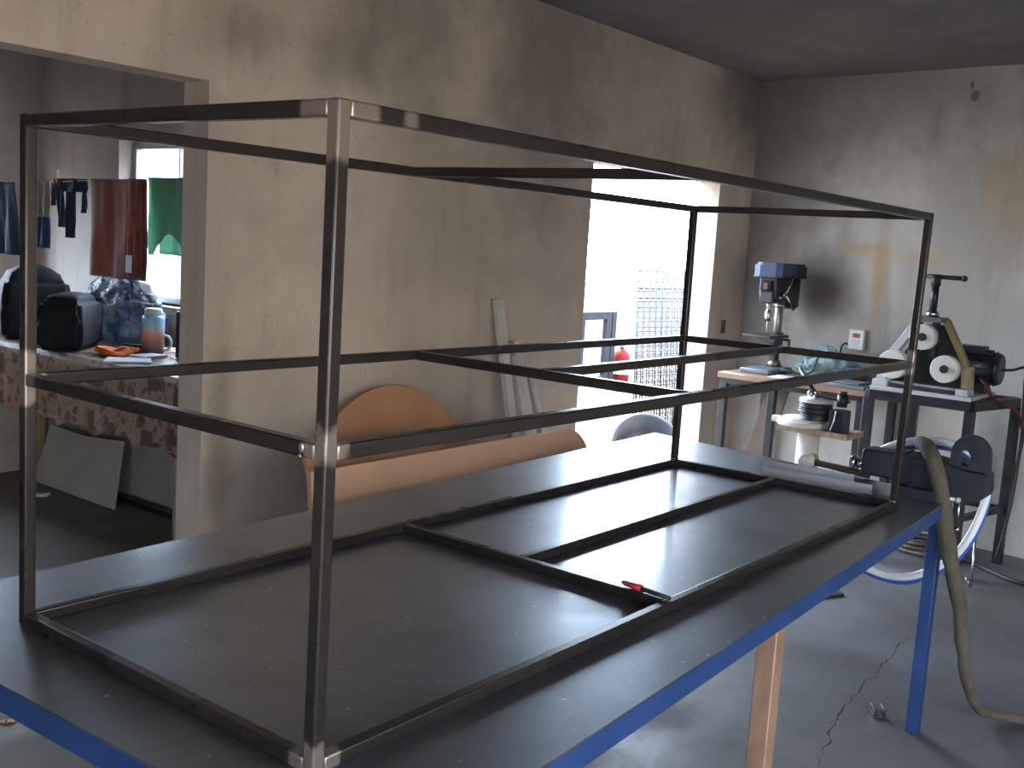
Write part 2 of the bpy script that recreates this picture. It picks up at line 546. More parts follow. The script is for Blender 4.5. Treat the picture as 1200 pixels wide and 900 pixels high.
def bm_tube(bm, pts, rad, n=10, closed=False, sub=6, smooth_path=True, rads=None):
    """tube swept along a Catmull-Rom path"""
    pts = [V(p) for p in pts]
    P, RR = [], []
    m = len(pts)
    if smooth_path and m > 2:
        rng = m if closed else m - 1
        for i in range(rng):
            g = lambda k: pts[k % m] if closed else pts[max(0, min(m - 1, k))]
            a, b, c, d = g(i - 1), g(i), g(i + 1), g(i + 2)
            for k in range(sub):
                t = k / sub
                P.append(0.5 * ((2 * b) + (c - a) * t + (2 * a - 5 * b + 4 * c - d) * t * t + (3 * b - a - 3 * c + d) * t ** 3))
                RR.append((rads[i] * (1 - t) + rads[(i + 1) % m] * t) if rads else rad)
        if not closed:
            P.append(pts[-1])
            RR.append(rads[-1] if rads else rad)
    else:
        P = pts
        RR = rads or [rad] * m
    rings = []
    nrm = None
    L_ = len(P)
    for i, p in enumerate(P):
        a = P[(i - 1) % L_] if closed else P[max(0, i - 1)]
        b = P[(i + 1) % L_] if closed else P[min(L_ - 1, i + 1)]
        t = (b - a).normalized()
        if nrm is None:
            nrm = t.orthogonal().normalized()
        nrm = (nrm - t * nrm.dot(t)).normalized()
        bi = t.cross(nrm)
        rings.append([bm.verts.new(p + (nrm * math.cos(2 * math.pi * k / n) + bi * math.sin(2 * math.pi * k / n)) * RR[i]) for k in range(n)])
    for i in range(L_ if closed else L_ - 1):
        A, B = rings[i], rings[(i + 1) % L_]
        for k in range(n):
            f = bm.faces.new((A[k], A[(k + 1) % n], B[(k + 1) % n], B[k]))
            f.smooth = True
    if not closed:
        bm.faces.new(list(reversed(rings[0])))
        bm.faces.new(rings[-1])
    return bm


def bm_lathe(bm, prof, n=28, center=(0, 0, 0)):
    c = V(center)
    rings = []
    for r, z in prof:
        if r < 1e-5:
            rings.append([bm.verts.new(c + V((0, 0, z)))])
        else:
            rings.append([bm.verts.new(c + V((r * math.cos(2 * math.pi * k / n), r * math.sin(2 * math.pi * k / n), z))) for k in range(n)])
    for A, B in zip(rings, rings[1:]):
        for k in range(n):
            if len(A) == 1 and len(B) == 1:
                continue
            if len(A) == 1:
                f = bm.faces.new((A[0], B[(k + 1) % n], B[k]))
            elif len(B) == 1:
                f = bm.faces.new((A[k], A[(k + 1) % n], B[0]))
            else:
                f = bm.faces.new((A[k], A[(k + 1) % n], B[(k + 1) % n], B[k]))
            f.smooth = True
    return bm


def bm_prism(bm, poly, d0, d1, axis='x', holes=(), bev=0.0):
    """extrude a 2-D outline; axis x: poly is (y, z); axis y: (x, z); axis z: (x, y)"""
    def pt(a, b, d):
        return V((d, a, b)) if axis == 'x' else V((a, d, b)) if axis == 'y' else V((a, b, d))
    A = [bm.verts.new(pt(a, b, d0)) for a, b in poly]
    B = [bm.verts.new(pt(a, b, d1)) for a, b in poly]
    n = len(poly)
    if not holes:
        fs = [bm.faces.new(A), bm.faces.new(list(reversed(B)))]
    else:
        for vs_, flip in ((A, False), (B, True)):
            es = [bm.edges.new((vs_[i], vs_[(i + 1) % n])) for i in range(n)]
            d = d1 if flip else d0
            for h in holes:
                hv = [bm.verts.new(pt(a, b, d)) for a, b in h]
                es += [bm.edges.new((hv[i], hv[(i + 1) % len(hv)])) for i in range(len(hv))]
                h_store.setdefault(id(h), []).append(hv)
            bmesh.ops.triangle_fill(bm, use_beauty=True, use_dissolve=False, edges=es)
        for h in holes:
            HA, HB = h_store.pop(id(h))
            for i in range(len(HA)):
                j = (i + 1) % len(HA)
                bm.faces.new((HA[i], HA[j], HB[j], HB[i]))
    for i in range(n):
        j = (i + 1) % n
        bm.faces.new((A[j], A[i], B[i], B[j]))
    return bm


h_store = {}


def bm_sphere(bm, c, r, scl=(1, 1, 1), sub=3):
    mtx = Matrix.Translation(V(c)) @ Matrix.Diagonal((*scl, 1))
    q = bmesh.ops.create_icosphere(bm, subdivisions=sub, radius=r, matrix=mtx)
    for f in {f for v in q['verts'] for f in v.link_faces}:
        f.smooth = True
    return q['verts']


def ob(name, bm, m, parent=None, label=None):
    """one mesh object; geometry is given in the parent thing's own space"""
    bmesh.ops.recalc_face_normals(bm, faces=bm.faces)
    me = bpy.data.meshes.new(name)
    bm.to_mesh(me)
    bm.free()
    me.materials.append(m)
    o = bpy.data.objects.new(name, me)
    COL.objects.link(o)
    if parent:
        o.parent = parent
    if label:
        o['label'] = label
    return o


def B():
    return bmesh.new()


def tag(o, label, cat, group=None):
    o['label'] = label
    o['category'] = cat
    if group:
        o['group'] = group
    return o


def thing(name, label, cat, loc=(0, 0, 0), rz=0.0, group=None, rot=None):
    e = bpy.data.objects.new(name, None)
    e.empty_display_size = 0.1
    COL.objects.link(e)
    e.location = loc
    e.rotation_euler = rot or (0, 0, rz)
    return tag(e, label, cat, group)


def place(o, loc, rz=0.0, rot=None):
    o.location = loc
    o.rotation_euler = rot or (0, 0, rz)
    return o


def struct(name, bm, m, parent=None):
    o = ob(name, bm, m, parent)
    if parent is None:
        o['kind'] = 'structure'
    return o


# ------------------------------------------------------------------ the room shell
H = 2.655
WY0, WY1 = 2.12, 2.26          # left wall faces
XR = 5.514                     # corner of left and right wall
T = 0.14
# ground all round, floor slab
bm = B()
bm_box(bm, (-30, -30, -0.30), (40, 40, -0.02))
struct('ground_yard', bm, M_ground)
bm = B()
bm_box(bm, (-3.35, -3.2, -0.015), (5.8, 2.26, 0.0))
bm_box(bm, (-3.35, 2.26, -0.015), (2.5, 5.29, 0.0))
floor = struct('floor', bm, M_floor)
# ceiling slab
bm = B()
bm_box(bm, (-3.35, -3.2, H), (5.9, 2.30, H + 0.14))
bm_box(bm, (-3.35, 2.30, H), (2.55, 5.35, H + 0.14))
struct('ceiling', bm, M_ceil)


def wall_with_holes(bm, a0, a1, z0, z1, holes, d0, d1, axis):
    """wall built of blocks round rectangular holes (a, b, za, zb) sorted along the wall"""
    def box(a, b, za, zb):
        if b - a > 1e-4 and zb - za > 1e-4:
            if axis == 'y':
                bm_box(bm, (a, d0, za), (b, d1, zb))
            else:
                bm_box(bm, (d0, a, za), (d1, b, zb))
    cur = a0
    for (a, b, za, zb) in sorted(holes):
        box(cur, a, z0, z1)
        box(a, b, z0, za)
        box(a, b, zb, z1)
        cur = b
    box(cur, a1, z0, z1)


bm = B()
wall_with_holes(bm, -3.35, XR + 0.12, 0, H, [(-1.6, 1.338, 0, 2.017), (3.681, 5.067, 0, 1.985)], WY0, WY1, 'y')
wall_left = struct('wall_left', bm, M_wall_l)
# right wall runs at 84 degrees
d84 = V((math.cos(R(84)), math.sin(R(84)), 0))
n84 = V((math.sin(R(84)), -math.cos(R(84)), 0))
p_c = V((XR, 2.122, 0))
bm = B()
q0 = p_c + d84 * 0.14
q1 = p_c - d84 * 5.5
poly = [(v.x, v.y) for v in (q0, q1, q1 + n84 * T, q0 + n84 * T)]
bm_prism(bm, poly, 0, H, 'z')
struct('wall_right', bm, M_wall_r)
bm = B()
wall_with_holes(bm, -3.2, WY0, 0, H, [(-1.4, -0.5, 0, 2.0)], -3.35, -3.21, 'x')
struct('wall_rear', bm, M_wall_r)
bm = B()
wall_with_holes(bm, -3.35, 5.2, 0, H, [(-2.8, 1.3, 0, 2.2)], -3.2, -3.06, 'y')
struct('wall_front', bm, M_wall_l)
bm = B()
bm_box(bm, (-6.0, -3.2, 2.15), (-3.36, 2.3, 2.25))  # unseen slab added outside the rear opening to block high sky light
struct('sky_blocker', bm, M_ceil)
# unseen plastered wall added in front to bounce warm sunlight indoors
bm = B()
bm_box(bm, (-9, -7.2, 0), (9, -7.05, 3.0))
struct('wall_bounce', bm, M_bounce)
# annex behind the wide opening
XB = 2.36
YB = 5.15
bm = B()
wall_with_holes(bm, WY1, YB, 0, H, [(3.3, 4.325, 1.10, 1.955)], XB, XB + T, 'x')
struct('wall_annex_side', bm, M_wall_a)
bm = B()
wall_with_holes(bm, -3.35, XB + T, 0, H, [(1.35, 2.085, 1.0, 1.76)], YB, YB + T, 'y')
struct('wall_annex_far', bm, M_wall_a)
bm = B()
bm_box(bm, (-3.35, WY1, 0), (-3.21, YB, H))
struct('wall_annex_end', bm, M_wall_a)


def window(name, y0, y1, z0, z1, x, mull):
    e = bpy.data.objects.new(name, None)
    COL.objects.link(e)
    e.location = (x, (y0 + y1) / 2, z0)
    e['kind'] = 'structure'
    cy = (y0 + y1) / 2
    b = B()
    t = 0.035
    bm_box(b, (-0.02, y0 - cy, 0), (0.02, y1 - cy, t), 0.003)
    bm_box(b, (-0.02, y0 - cy, z1 - z0 - t), (0.02, y1 - cy, z1 - z0), 0.003)
    bm_box(b, (-0.02, y0 - cy, t), (0.02, y0 - cy + t, z1 - z0 - t), 0.003)
    bm_box(b, (-0.02, y1 - cy - t, t), (0.02, y1 - cy, z1 - z0 - t), 0.003)
    ob('window_frame', b, M_alu, e)
    ed = [y0 - cy + t] + [m_ - cy for m_ in mull] + [y1 - cy - t]
    for m_ in mull:
        b = B()
        bm_box(b, (-0.012, m_ - cy - 0.006, t), (0.012, m_ - cy + 0.006, z1 - z0 - t))
        ob('mullion', b, M_alu, e)
    for a_, b_ in zip(ed, ed[1:]):
        b = B()
        bm_box(b, (-0.002, a_ + 0.007, t), (0.002, b_ - 0.007, z1 - z0 - t))
        ob('pane', b, M_glass, e)
    return e


window('window_1', 3.302, 4.323, 1.102, 1.953, XB + 0.10, [3.9])
# plaster patch and mortar sill of the annex window
bm = B()
bm_box(bm, (XB - 0.03, 3.28, 1.055), (XB + 0.08, 4.345, 1.10), 0.006)
struct('trim_1', bm, M_oldwood)

# floor crack, a thin broken seam
bm = B()
ck = [(2.12, 0.06), (2.195, 0.103), (2.33, 0.13), (2.45, 0.165), (2.60, 0.19), (2.70, 0.20), (2.80, 0.205), (2.93, 0.222), (3.02, 0.215), (3.14, 0.235),
      (3.258, 0.239), (3.42, 0.265), (3.578, 0.257), (3.75, 0.22), (3.9, 0.19)]
pts = []
for a, b in zip(ck, ck[1:]):
    for k in range(5):
        t = k / 5
        pts.append(V((a[0] + (b[0] - a[0]) * t + random.uniform(-.012, .012), a[1] + (b[1] - a[1]) * t + random.uniform(-.008, .008), 0)))
prev = None
for i, p in enumerate(pts):
    w = random.uniform(0.001, 0.0042) * (0.4 if i < 8 or i > 55 else 1)
    a = bm.verts.new((p.x, p.y - w, 0.0006))
    b = bm.verts.new((p.x, p.y + w, 0.0006))
    if prev:
        bm.faces.new((prev[0], a, b, prev[1]))
    prev = (a, b)
ob('crack', bm, M_crack, floor, 'dark crack running through the concrete')
# empty switch box cut into the left wall beside the doorway
bm = B()
bm_box(bm, (5.24, 2.114, 1.05), (5.29, 2.1215, 1.135))
ob('switch_recess', bm, M_brownboard, wall_left, 'small brown switch hole in plaster')

# ------------------------------------------------------------------ the workbench
TZ = 0.80
wb = thing('workbench', 'long blue-edged steel-topped workbench filling the foreground', 'workbench', (1.3, 0.5, 0))
o_ = V((1.3, 0.5, 0))
quad = [(-0.112, -0.222), (2.68, -0.075), (2.86, 1.165), (-0.165, 1.03)]
lq = [(x - o_.x, y - o_.y) for x, y in quad]
bm = B()
bm_prism(bm, lq, TZ - 0.004, TZ, 'z')
ob('tabletop', bm, M_sheet, wb)
cx, cy = 1.3 - o_.x, 0.5 - o_.y
for i in range(4):
    a, b = V((*lq[i], 0)), V((*lq[(i + 1) % 4], 0))
    d = (b - a).normalized()
    nin = V((-d.y, d.x, 0))
    a2, b2 = a + nin * 0.004 , b + nin * 0.004
    bm = B()
    bm_bar(bm, a2 + d * 0.004 + V((0, 0, TZ - 0.026)), b2 - d * 0.004 + V((0, 0, TZ - 0.026)), 0.006, 0.044, bev=0.0015)
    bm_bar(bm, a2 + nin * 0.022 + d * 0.01 + V((0, 0, TZ - 0.008)), b2 + nin * 0.022 - d * 0.01 + V((0, 0, TZ - 0.008)), 0.036, 0.005)
    ob('apron', bm, M_blue, wb)


def leg(x, y, m, w=0.04, foot=True):
    bm = B()
    bm_box(bm, (x - o_.x - w / 2, y - o_.y - w / 2, 0.0), (x - o_.x + w / 2, y - o_.y + w / 2, TZ - 0.012), 0.003)
    return ob('leg', bm, m, wb)


leg(2.63, -0.045, M_blue)
leg(-0.07, -0.185, M_blue)
leg(2.80, 1.12, M_blue)
leg(-0.11, 0.985, M_blue)
lg = leg(1.205, -0.12, M_rustleg, 0.045)
lg['label'] = 'rust-brown steel leg'
leg(1.25, 1.05, M_rustleg, 0.045)
for x0, x1 in ((0.55, 0.55), (1.95, 1.95)):
    bm = B()
    bm_box(bm, (x0 - 0.02 - o_.x, -0.06 - o_.y, TZ - 0.044), (x0 + 0.02 - o_.x, 1.02 - o_.y, TZ - 0.005))
    ob('crossmember', bm, M_blue, wb)

# ------------------------------------------------------------------ the welded tube frame standing on the bench
S = 0.022
FW, FL, FH = 0.7928, 2.357, 0.90
MID = 0.4567
fr = thing('tube_frame', 'tall open box frame of bare steel square tube standing on workbench', 'steel frame', (0, 0, TZ))
h = S / 2
cor = {'N': (h, h), 'L': (h, FW - h), 'F': (FL - h, FW - h), 'R': (FL - h, h)}
dtop = {'N': (0, 0), 'L': (0, 0), 'F': (0, 0.004), 'R': (0.0, -0.012)}


def at(c, z):
    t = z / FH
    return V((cor[c][0] + dtop[c][0] * t, cor[c][1] + dtop[c][1] * t, z))


for c in 'NLFR':
    bm = B()
    bm_bar(bm, at(c, 0), at(c, FH), S, S, (0, 1, 0), 0.0036, 3)
    ob('post', bm, M_tube, fr)


def rail(name, a, b, trim=h):
    d = (b - a).normalized()
    bm = B()
    bm_bar(bm, a + d * trim, b - d * trim, S, S, (0, 0, 1), 0.0032, 3)
    return ob(name, bm, M_tube, fr)


for nm, z in (('bottom_rail', h), ('middle_rail', MID - h), ('top_rail', FH - h - 0.0005)):
    for a, b in (('N', 'L'), ('L', 'F'), ('F', 'R'), ('R', 'N')):
        rail(nm, at(a, z), at(b, z))
for nm, z, xc, ym in (('bottom_crossbar', h, 0.967, 0.396), ('middle_crossbar', MID - h, 0.985, 0.385), ('top_crossbar', FH - h, 0.956, None)):
    rail(nm, V((xc + h, h, z)), V((xc + h, FW - h, z)))
    if ym:
        ye = ym if 'bottom' in nm else ym + 0.022
        rail(nm.replace('crossbar', 'divider'), V((xc + h, ym + h, z)), V((FL - h, ye + h, z)))
# weld beads in the corners
for c, zs in (('N', (MID - S, MID)), ('L', (MID - S,)), ('R', (MID - S, S)), ('F', (S, MID - S))):
    for z in zs:
        sx = 1 if c in 'NL' else -1
        sy = 1 if c in 'NR' else -1
        p = at(c, z)
        bm = B()
        bm_sphere(bm, (p.x + sx * h, p.y, p.z), 0.0035, (1, 2.6, 1), 2)
        ob('weld_bead', bm, M_chrome, fr)
# bright clamp mark near the N corner: a small magnet clip on the middle rail
clip = thing('weld_tack', 'small shiny weld tack on middle rail near front corner post', 'weld tack', (0.0, 0.045, TZ + MID))
bm = B()
bm_sphere(bm, (-0.0015, 0, -0.008), 0.006, (0.35, 0.8, 1.3), 2)
ob('bead', bm, M_chrome, clip)
bm = B()
bm_sphere(bm, (-0.001, 0.003, -0.020), 0.003, (0.5, 1, 1), 2)
ob('spatter', bm, M_chrome, clip)

# red and black marker lying against the bottom crossbar
mk = thing('marker', 'red-capped black marker lying along the lower crossbar', 'marker', (0.978, 0.07, TZ + 0.0215))
a, b = V((0.004, 0.062, 0.0078)), V((-0.006, -0.062, 0.0055))
d = (b - a).normalized()
bm = B()
bm_cyl(bm, a + d * 0.052, b, 0.0055, 0.0045, 14)
ob('barrel', bm, M_rubber, mk)
bm = B()
bm_cyl(bm, a + d * 0.008, a + d * 0.052, 0.0055, 0.0078, 14)
bm_cyl(bm, a, a + d * 0.008, 0.003, 0.0055, 14)
ob('cap', bm, M_red, mk, 'red cap')

# ------------------------------------------------------------------ things on the far end of the bench: angle bars, mallet, vise
def angle_bar(p0, p1, w, label):
    p0, p1 = V(p0), V(p1)
    ln = (p1 - p0).length
    rz = math.atan2(p1.y - p0.y, p1.x - p0.x)
    bm = B()
    t = 0.003
    bm_prism(bm, [(0, 0), (w, 0), (w, t), (t, t), (t, w), (0, w)], 0, ln, 'x')
    o = ob('angle_bar', bm, M_bar)
    place(o, p0, rz)
    return tag(o, label, 'steel profile', 'steel angle bars on the bench')


angle_bar((2.44, 0.49, TZ), (2.475, 0.125, TZ), 0.032, 'bright steel angle bar on bench lying nearest the tube frame')
angle_bar((2.56, 0.55, TZ), (2.60, 0.23, TZ), 0.03, 'steel angle bar on bench lying farther from the frame, beside mallet')
ml = thing('mallet', 'small white-headed mallet lying beside the vise on the bench', 'mallet', (2.71, 0.42, TZ))
bm = B()
bm_cyl(bm, (-0.035, 0.02, 0.027), (0.035, 0.02, 0.027), 0.026, None, 20)
bm_cyl(bm, (-0.04, 0.02, 0.027), (-0.035, 0.02, 0.027), 0.02, 0.026, 20)
ob('head', bm, M_nylon, ml)
bm = B()
bm_cyl(bm, (0, 0.0, 0.027), (0.01, -0.20, 0.014), 0.011, 0.013, 14)
ob('handle', bm, M_brownboard, ml)

vz = thing('bench_vise', 'large dark blue-black bench vise bolted to the workbench corner', 'vise', (2.62, 0.0, TZ))
bm = B()
bm_prism(bm, [(-0.07, -0.055), (-0.02, -0.075), (0.05, -0.07), (0.085, -0.03), (0.085, 0.075), (0.04, 0.10), (-0.03, 0.09), (-0.07, 0.06)], 0, 0.03, 'z')
ob('base', bm, M_vise, vz)
bm = B()  # main body
bm_prism(bm, [(0.085, 0.03), (0.09, 0.09), (0.075, 0.128), (-0.03, 0.128), (-0.10, 0.105), (-0.185, 0.105), (-0.19, 0.035), (-0.165, 0.012), (-0.06, 0.022), (-0.03, 0.03)], -0.03, 0.085, 'x')
bmesh.ops.bevel(bm, geom=[e for e in bm.edges], offset=0.006, segments=2, affect='EDGES')
ob('body', bm, M_vise, vz)
bm = B()  # moving jaw and slide towards the frame
bm_box(bm, (-0.02, 0.088, 0.035), (0.075, 0.215, 0.125), 0.012, 3)
ob('moving_jaw', bm, M_vise, vz)
bm = B()
bm_box(bm, (-0.025, 0.07, 0.095), (0.08, 0.10, 0.132), 0.006)
ob('jaw_plate', bm, M_darkmetal, vz)
bm = B()  # arched rear jaw with an eye through it
outer = [(-0.085, 0.09), (-0.085, 0.17)] + [(-0.145 + 0.06 * math.cos(t), 0.16 + 0.062 * math.sin(t)) for t in [R(a_) for a_ in range(35, 181, 16)]] + [(-0.207, 0.10), (-0.20, 0.06), (-0.10, 0.06)]
eye = [(-0.126 + 0.020 * math.cos(R(a_)), 0.138 + 0.028 * math.sin(R(a_))) for a_ in range(0, 360, 30)]
bm_prism(bm, [(y_ + 0.022, z_ - 0.004) for y_, z_ in outer], 0.01, 0.04, 'x', holes=[[(y_ + 0.02, z_ + 0.002) for y_, z_ in eye]])
ob('rear_jaw', bm, M_vise, vz)
bm = B()
bm_cyl(bm, (0.03, 0.215, 0.065), (0.03, 0.245, 0.065), 0.018, None, 18)
bm_cyl(bm, (0.03, 0.245, 0.065), (0.03, 0.262, 0.065), 0.024, None, 18)
ob('screw', bm, M_chrome, vz)
bm = B()
bm_cyl(bm, (-0.055, 0.07, 0.018), (-0.05, -0.115, 0.016), 0.0065, None, 12)
bm_sphere(bm, (-0.05, -0.117, 0.016), 0.010, sub=2)
bm_sphere(bm, (-0.055, 0.072, 0.018), 0.010, sub=2)
ob('handle', bm, M_galv, vz)
bm = B()
bm_cyl(bm, (-0.045, -0.12, 0.010), (-0.03, -0.12, -0.075), 0.004, None, 10)
bm_cyl(bm, (-0.035, -0.12, -0.075), (-0.028, -0.12, -0.088), 0.008, None, 10)
ob('hanging_pin', bm, M_chrome, vz)
for x, y in ((-0.045, 0.04), (0.055, 0.06), (-0.04, -0.04), (0.05, -0.03)):
    bm = B()
    bm_cyl(bm, (x, y, 0.03), (x, y, 0.042), 0.011, None, 6, smooth=False)
    ob('bolt', bm, M_darkmetal, vz)

# white and blue twin hose looped behind the vise
hs = thing('twin_hose', 'white and blue twin hose looped behind the bench vise', 'hose', (2.86, 0.06, 0.0))
loop = [(0.0, 0.20, 0.453), (0.0, 0.05, 0.445), (0, -0.085, 0.53), (0, -0.15, 0.63), (0.0, -0.188, 0.76), (-0.02, -0.192, 0.86), (-0.06, -0.14, 0.935), (-0.09, -0.05, 0.962),
        (-0.07, 0.08, 0.935), (-0.02, 0.19, 0.87), (0.06, 0.26, 0.78), (0.10, 0.31, 0.64), (0.06, 0.30, 0.52)]
bm = B()
bm_tube(bm, loop, 0.0135, 12, closed=True)
ob('white_line', bm, M_hosewhite, hs, 'white hose line')
loop2 = [(x + 0.016, y - 0.002, z - 0.020) for x, y, z in loop]
bm = B()
bm_tube(bm, loop2, 0.010, 12, closed=True)
ob('blue_line', bm, M_hoseblue, hs, 'blue hose line')

# cloth-sleeved torch cable hanging over the vise to the floor
cb = thing('torch_cable', 'thick brown cloth-sleeved cable hanging from vise down to floor', 'cable', (2.62, -0.1, 0))
pts = [(0.13, 0.17, 0.945), (0.06, 0.145, 0.962), (-0.005, 0.105, 0.957), (-0.05, 0.06, 0.905), (-0.05, 0.025, 0.79), (-0.04, -0.005, 0.65), (0.0, -0.04, 0.49), (0.03, -0.06, 0.35),
       (0.09, -0.075, 0.20), (0.18, -0.09, 0.09), (0.27, -0.115, 0.035), (0.33, -0.18, 0.022), (0.33, -0.28, 0.02), (0.24, -0.45, 0.02), (0.1, -0.7, 0.02)]
bm = B()
rads = [0.020, 0.023, 0.025, 0.026, 0.026, 0.025, 0.025, 0.023, 0.020, 0.018, 0.018, 0.018, 0.018, 0.018, 0.018]
bm_tube(bm, pts, 0.02, 12, rads=rads)
for v in bm.verts:
    n_ = noise.noise(v.co * 22)
    v.co += V((n_, noise.noise(v.co * 19 + V((5, 1, 2))), 0)) * 0.004
for v in bm.verts:
    if v.co.z < 0.0015:
        v.co.z = 0.0015
ob('sleeve', bm, M_sleeve, cb)
# small things on the floor right of the bench
cl = thing('spring_clip', 'small shiny black spring clip on floor near blue leg', 'clip', (2.66, 0.085, 0), R(35))
for y in (-0.017, 0.017):
    bm = B()
    bm_box(bm, (-0.03, y - 0.003, 0.004), (0.03, y + 0.003, 0.034), 0.002)
    ob('jaw', bm, M_darkmetal, cl)
bm = B()
bm_box(bm, (-0.028, -0.014, 0.0), (0.028, 0.014, 0.012), 0.003)
ob('bridge', bm, M_rubber, cl)
pl = B()
bm_prism(pl, [(-0.13, -0.05), (0.10, -0.07), (0.13, 0.03), (0.02, 0.06), (-0.10, 0.055)], 0, 0.012, 'z')
tag(place(ob('steel_offcut', pl, M_darkmetal), (3.80, 0.77, 0.0), R(-20)), 'flat dark steel offcut lying on floor under the bench edge', 'offcut')
fc = B()
bm_tube(fc, [(4.975, 0.455, 0.012), (4.945, 0.38, 0.012), (4.853, 0.274, 0.012), (4.756, 0.10, 0.012), (4.80, -0.15, 0.012), (5.0, -0.4, 0.012)], 0.012, 10)
tag(ob('power_cord', fc, M_rubber), 'black power cord on floor trailing from the bender stand', 'cord')
co = B()
ring = []
for k in range(44):
    a_ = k / 14 * 2 * math.pi
    rr = 0.15 + 0.012 * math.sin(k * 1.7)
    ring.append((4.98 + rr * math.cos(a_), 0.64 + rr * math.sin(a_), 0.012 + k * 0.0019))
bm_tube(co, ring, 0.009, 8, sub=4)
tag(ob('cable_coil', co, M_brownboard), 'brown coil of cable on floor under the bender stand', 'cable coil')
rd = B()
bm_cyl(rd, (4.50, 0.275, 0.004), (4.56, 0.295, 0.27), 0.006, None, 10)
bm_cyl(rd, (4.50, 0.275, 0.004), (4.495, 0.30, 0.05), 0.005, None, 10)
tag(ob('steel_rod', rd, M_chrome), 'thin bright steel rod leaning at the bender stand leg', 'rod')

# ------------------------------------------------------------------ boards and bars against the left wall
bm = B()
rD = 0.475
bm_cyl(bm, (0, -0.009, rD), (0, 0.009, rD), rD, None, 64, smooth=False)
disc = ob('round_board', bm, M_mdf)
tag(place(disc, (2.165, 1.80, 0.004), rot=(R(-14), 0, 0)), 'orange-brown round MDF disc leaning on the plaster wall', 'board')
bm = B()
px0, px1 = 1.145, 2.60
hh = 0.835
arc = [(px1 - 0.16 + 0.16 * math.sin(R(a_)), hh - 0.16 + 0.16 * math.cos(R(a_))) for a_ in range(0, 91, 9)]
bm_prism(bm, [(px0 - 1.9, 0), (px0 - 1.9, hh)] + [(x - 1.9, z) for x, z in arc] + [(px1 - 1.9, 0)], -0.009, 0.009, 'y')
tag(place(ob('long_panel', bm, M_mdf2), (1.9, 1.24, 0.0), rot=(R(-6), 0, 0)), 'long low tan MDF panel with rounded corner behind workbench', 'board')
cab = thing('open_cabinet', 'low open MDF box unit between long panel and round disc', 'cabinet', (1.69, 1.57, 0.0))
cw = 0.27
bm = B()
bm_box(bm, (-cw, -0.07, 0.80), (cw, 0.06, 0.825), 0.001)
ob('top_board', bm, M_mdf, cab)
for s in (-1, 1):
    bm = B()
    bm_box(bm, (s * (cw - 0.011) - 0.011, -0.07, 0.0), (s * (cw - 0.011) + 0.011, 0.04, 0.80))
    ob('side_board', bm, M_mdf, cab)
bm = B()
bm_box(bm, (-cw, 0.041, 0.0), (cw, 0.059, 0.80))
ob('back_board', bm, M_brownboard, cab)
bm = B()
bm_box(bm, (-cw + 0.023, -0.07, 0.775), (cw - 0.023, -0.055, 0.799))
ob('front_strip', bm, M_mdf2, cab)
bm = B()
bm_prism(bm, [(-0.02, 0.0), (0.11, 0.0), (-0.10, 0.86), (-0.255, 0.86)], -0.009, 0.009, 'y')
tag(place(ob('tilted_board', bm, M_mdf), (1.50, 1.43, 0.0), rot=(R(-3), 0, 0)), 'narrow tilted MDF board at left end of the long panel', 'board')


def leaning_bar(name, top, bot, w, t, label, m=None):
    top, bot = V(top), V(bot)
    bm = B()
    bm_bar(bm, (0, 0, 0), top - bot, w, t, (0, 1, 0), 0.002)
    o = ob(name, bm, m or M_galv)
    o.location = bot
    return tag(o, label, 'steel bar', 'bars leaning on the plaster wall')


leaning_bar('profile_bar', (2.913, 2.08, 1.275), (2.972, 1.838, 0.006), 0.048, 0.03, 'tallest whitish steel bar leaning on wall left of doorway')
leaning_bar('profile_bar', (2.995, 2.03, 1.013), (3.05, 1.77, 0.006), 0.048, 0.03, 'shorter whitish bar leaning in front of the tallest bar')
leaning_bar('profile_bar', (3.06, 2.08, 1.075), (3.155, 1.82, 0.006), 0.048, 0.03, 'middle-height whitish bar leaning right of the tallest bar')
leaning_bar('profile_bar', (3.19, 2.08, 0.91), (3.27, 1.80, 0.006), 0.042, 0.03, 'shortest whitish bar leaning nearest the bright doorway')

# ------------------------------------------------------------------ bench with drill press along the right wall
ba = thing('tool_bench', 'wooden-topped tool bench with black legs holding the drill press', 'bench', (5.1, 1.45, 0))
for k in range(3):
    bm = B()
    x0 = -0.30 + k * 0.20
    bm_box(bm, (x0, -0.45, 0.825), (x0 + 0.198, 0.44, 0.858), 0.003)
    ob('top_plank', bm, M_wood, ba)
for x, y in ((-0.26, 0.41), (-0.26, 0.10), (-0.26, -0.42), (0.26, 0.38), (0.26, -0.42)):
    bm = B()
    bm_box(bm, (x - 0.022, y - 0.022, 0), (x + 0.022, y + 0.022, 0.795), 0.003)
    ob('leg', bm, M_black, ba)
bm = B()
for y0, y1, x in ((-0.44, 0.43, -0.26), (-0.44, 0.40, 0.26)):
    bm_box(bm, (x - 0.022, y0, 0.795), (x + 0.022, y1, 0.825))
for y in (-0.42, 0.40):
    bm_box(bm, (-0.238, y - 0.02, 0.795), (0.238, y + 0.02, 0.825))
ob('top_frame', bm, M_black, ba)
bm = B()
bm_bar(bm, (0, 0.13, 0.01), (0.02, -0.05, 0.80), 0.13, 0.012, (1, 0, 0))
o = ob('brown_offcut', bm, M_brownboard)
tag(place(o, (4.90, 1.60, 0)), 'brown board leaning under the drill press bench', 'board')

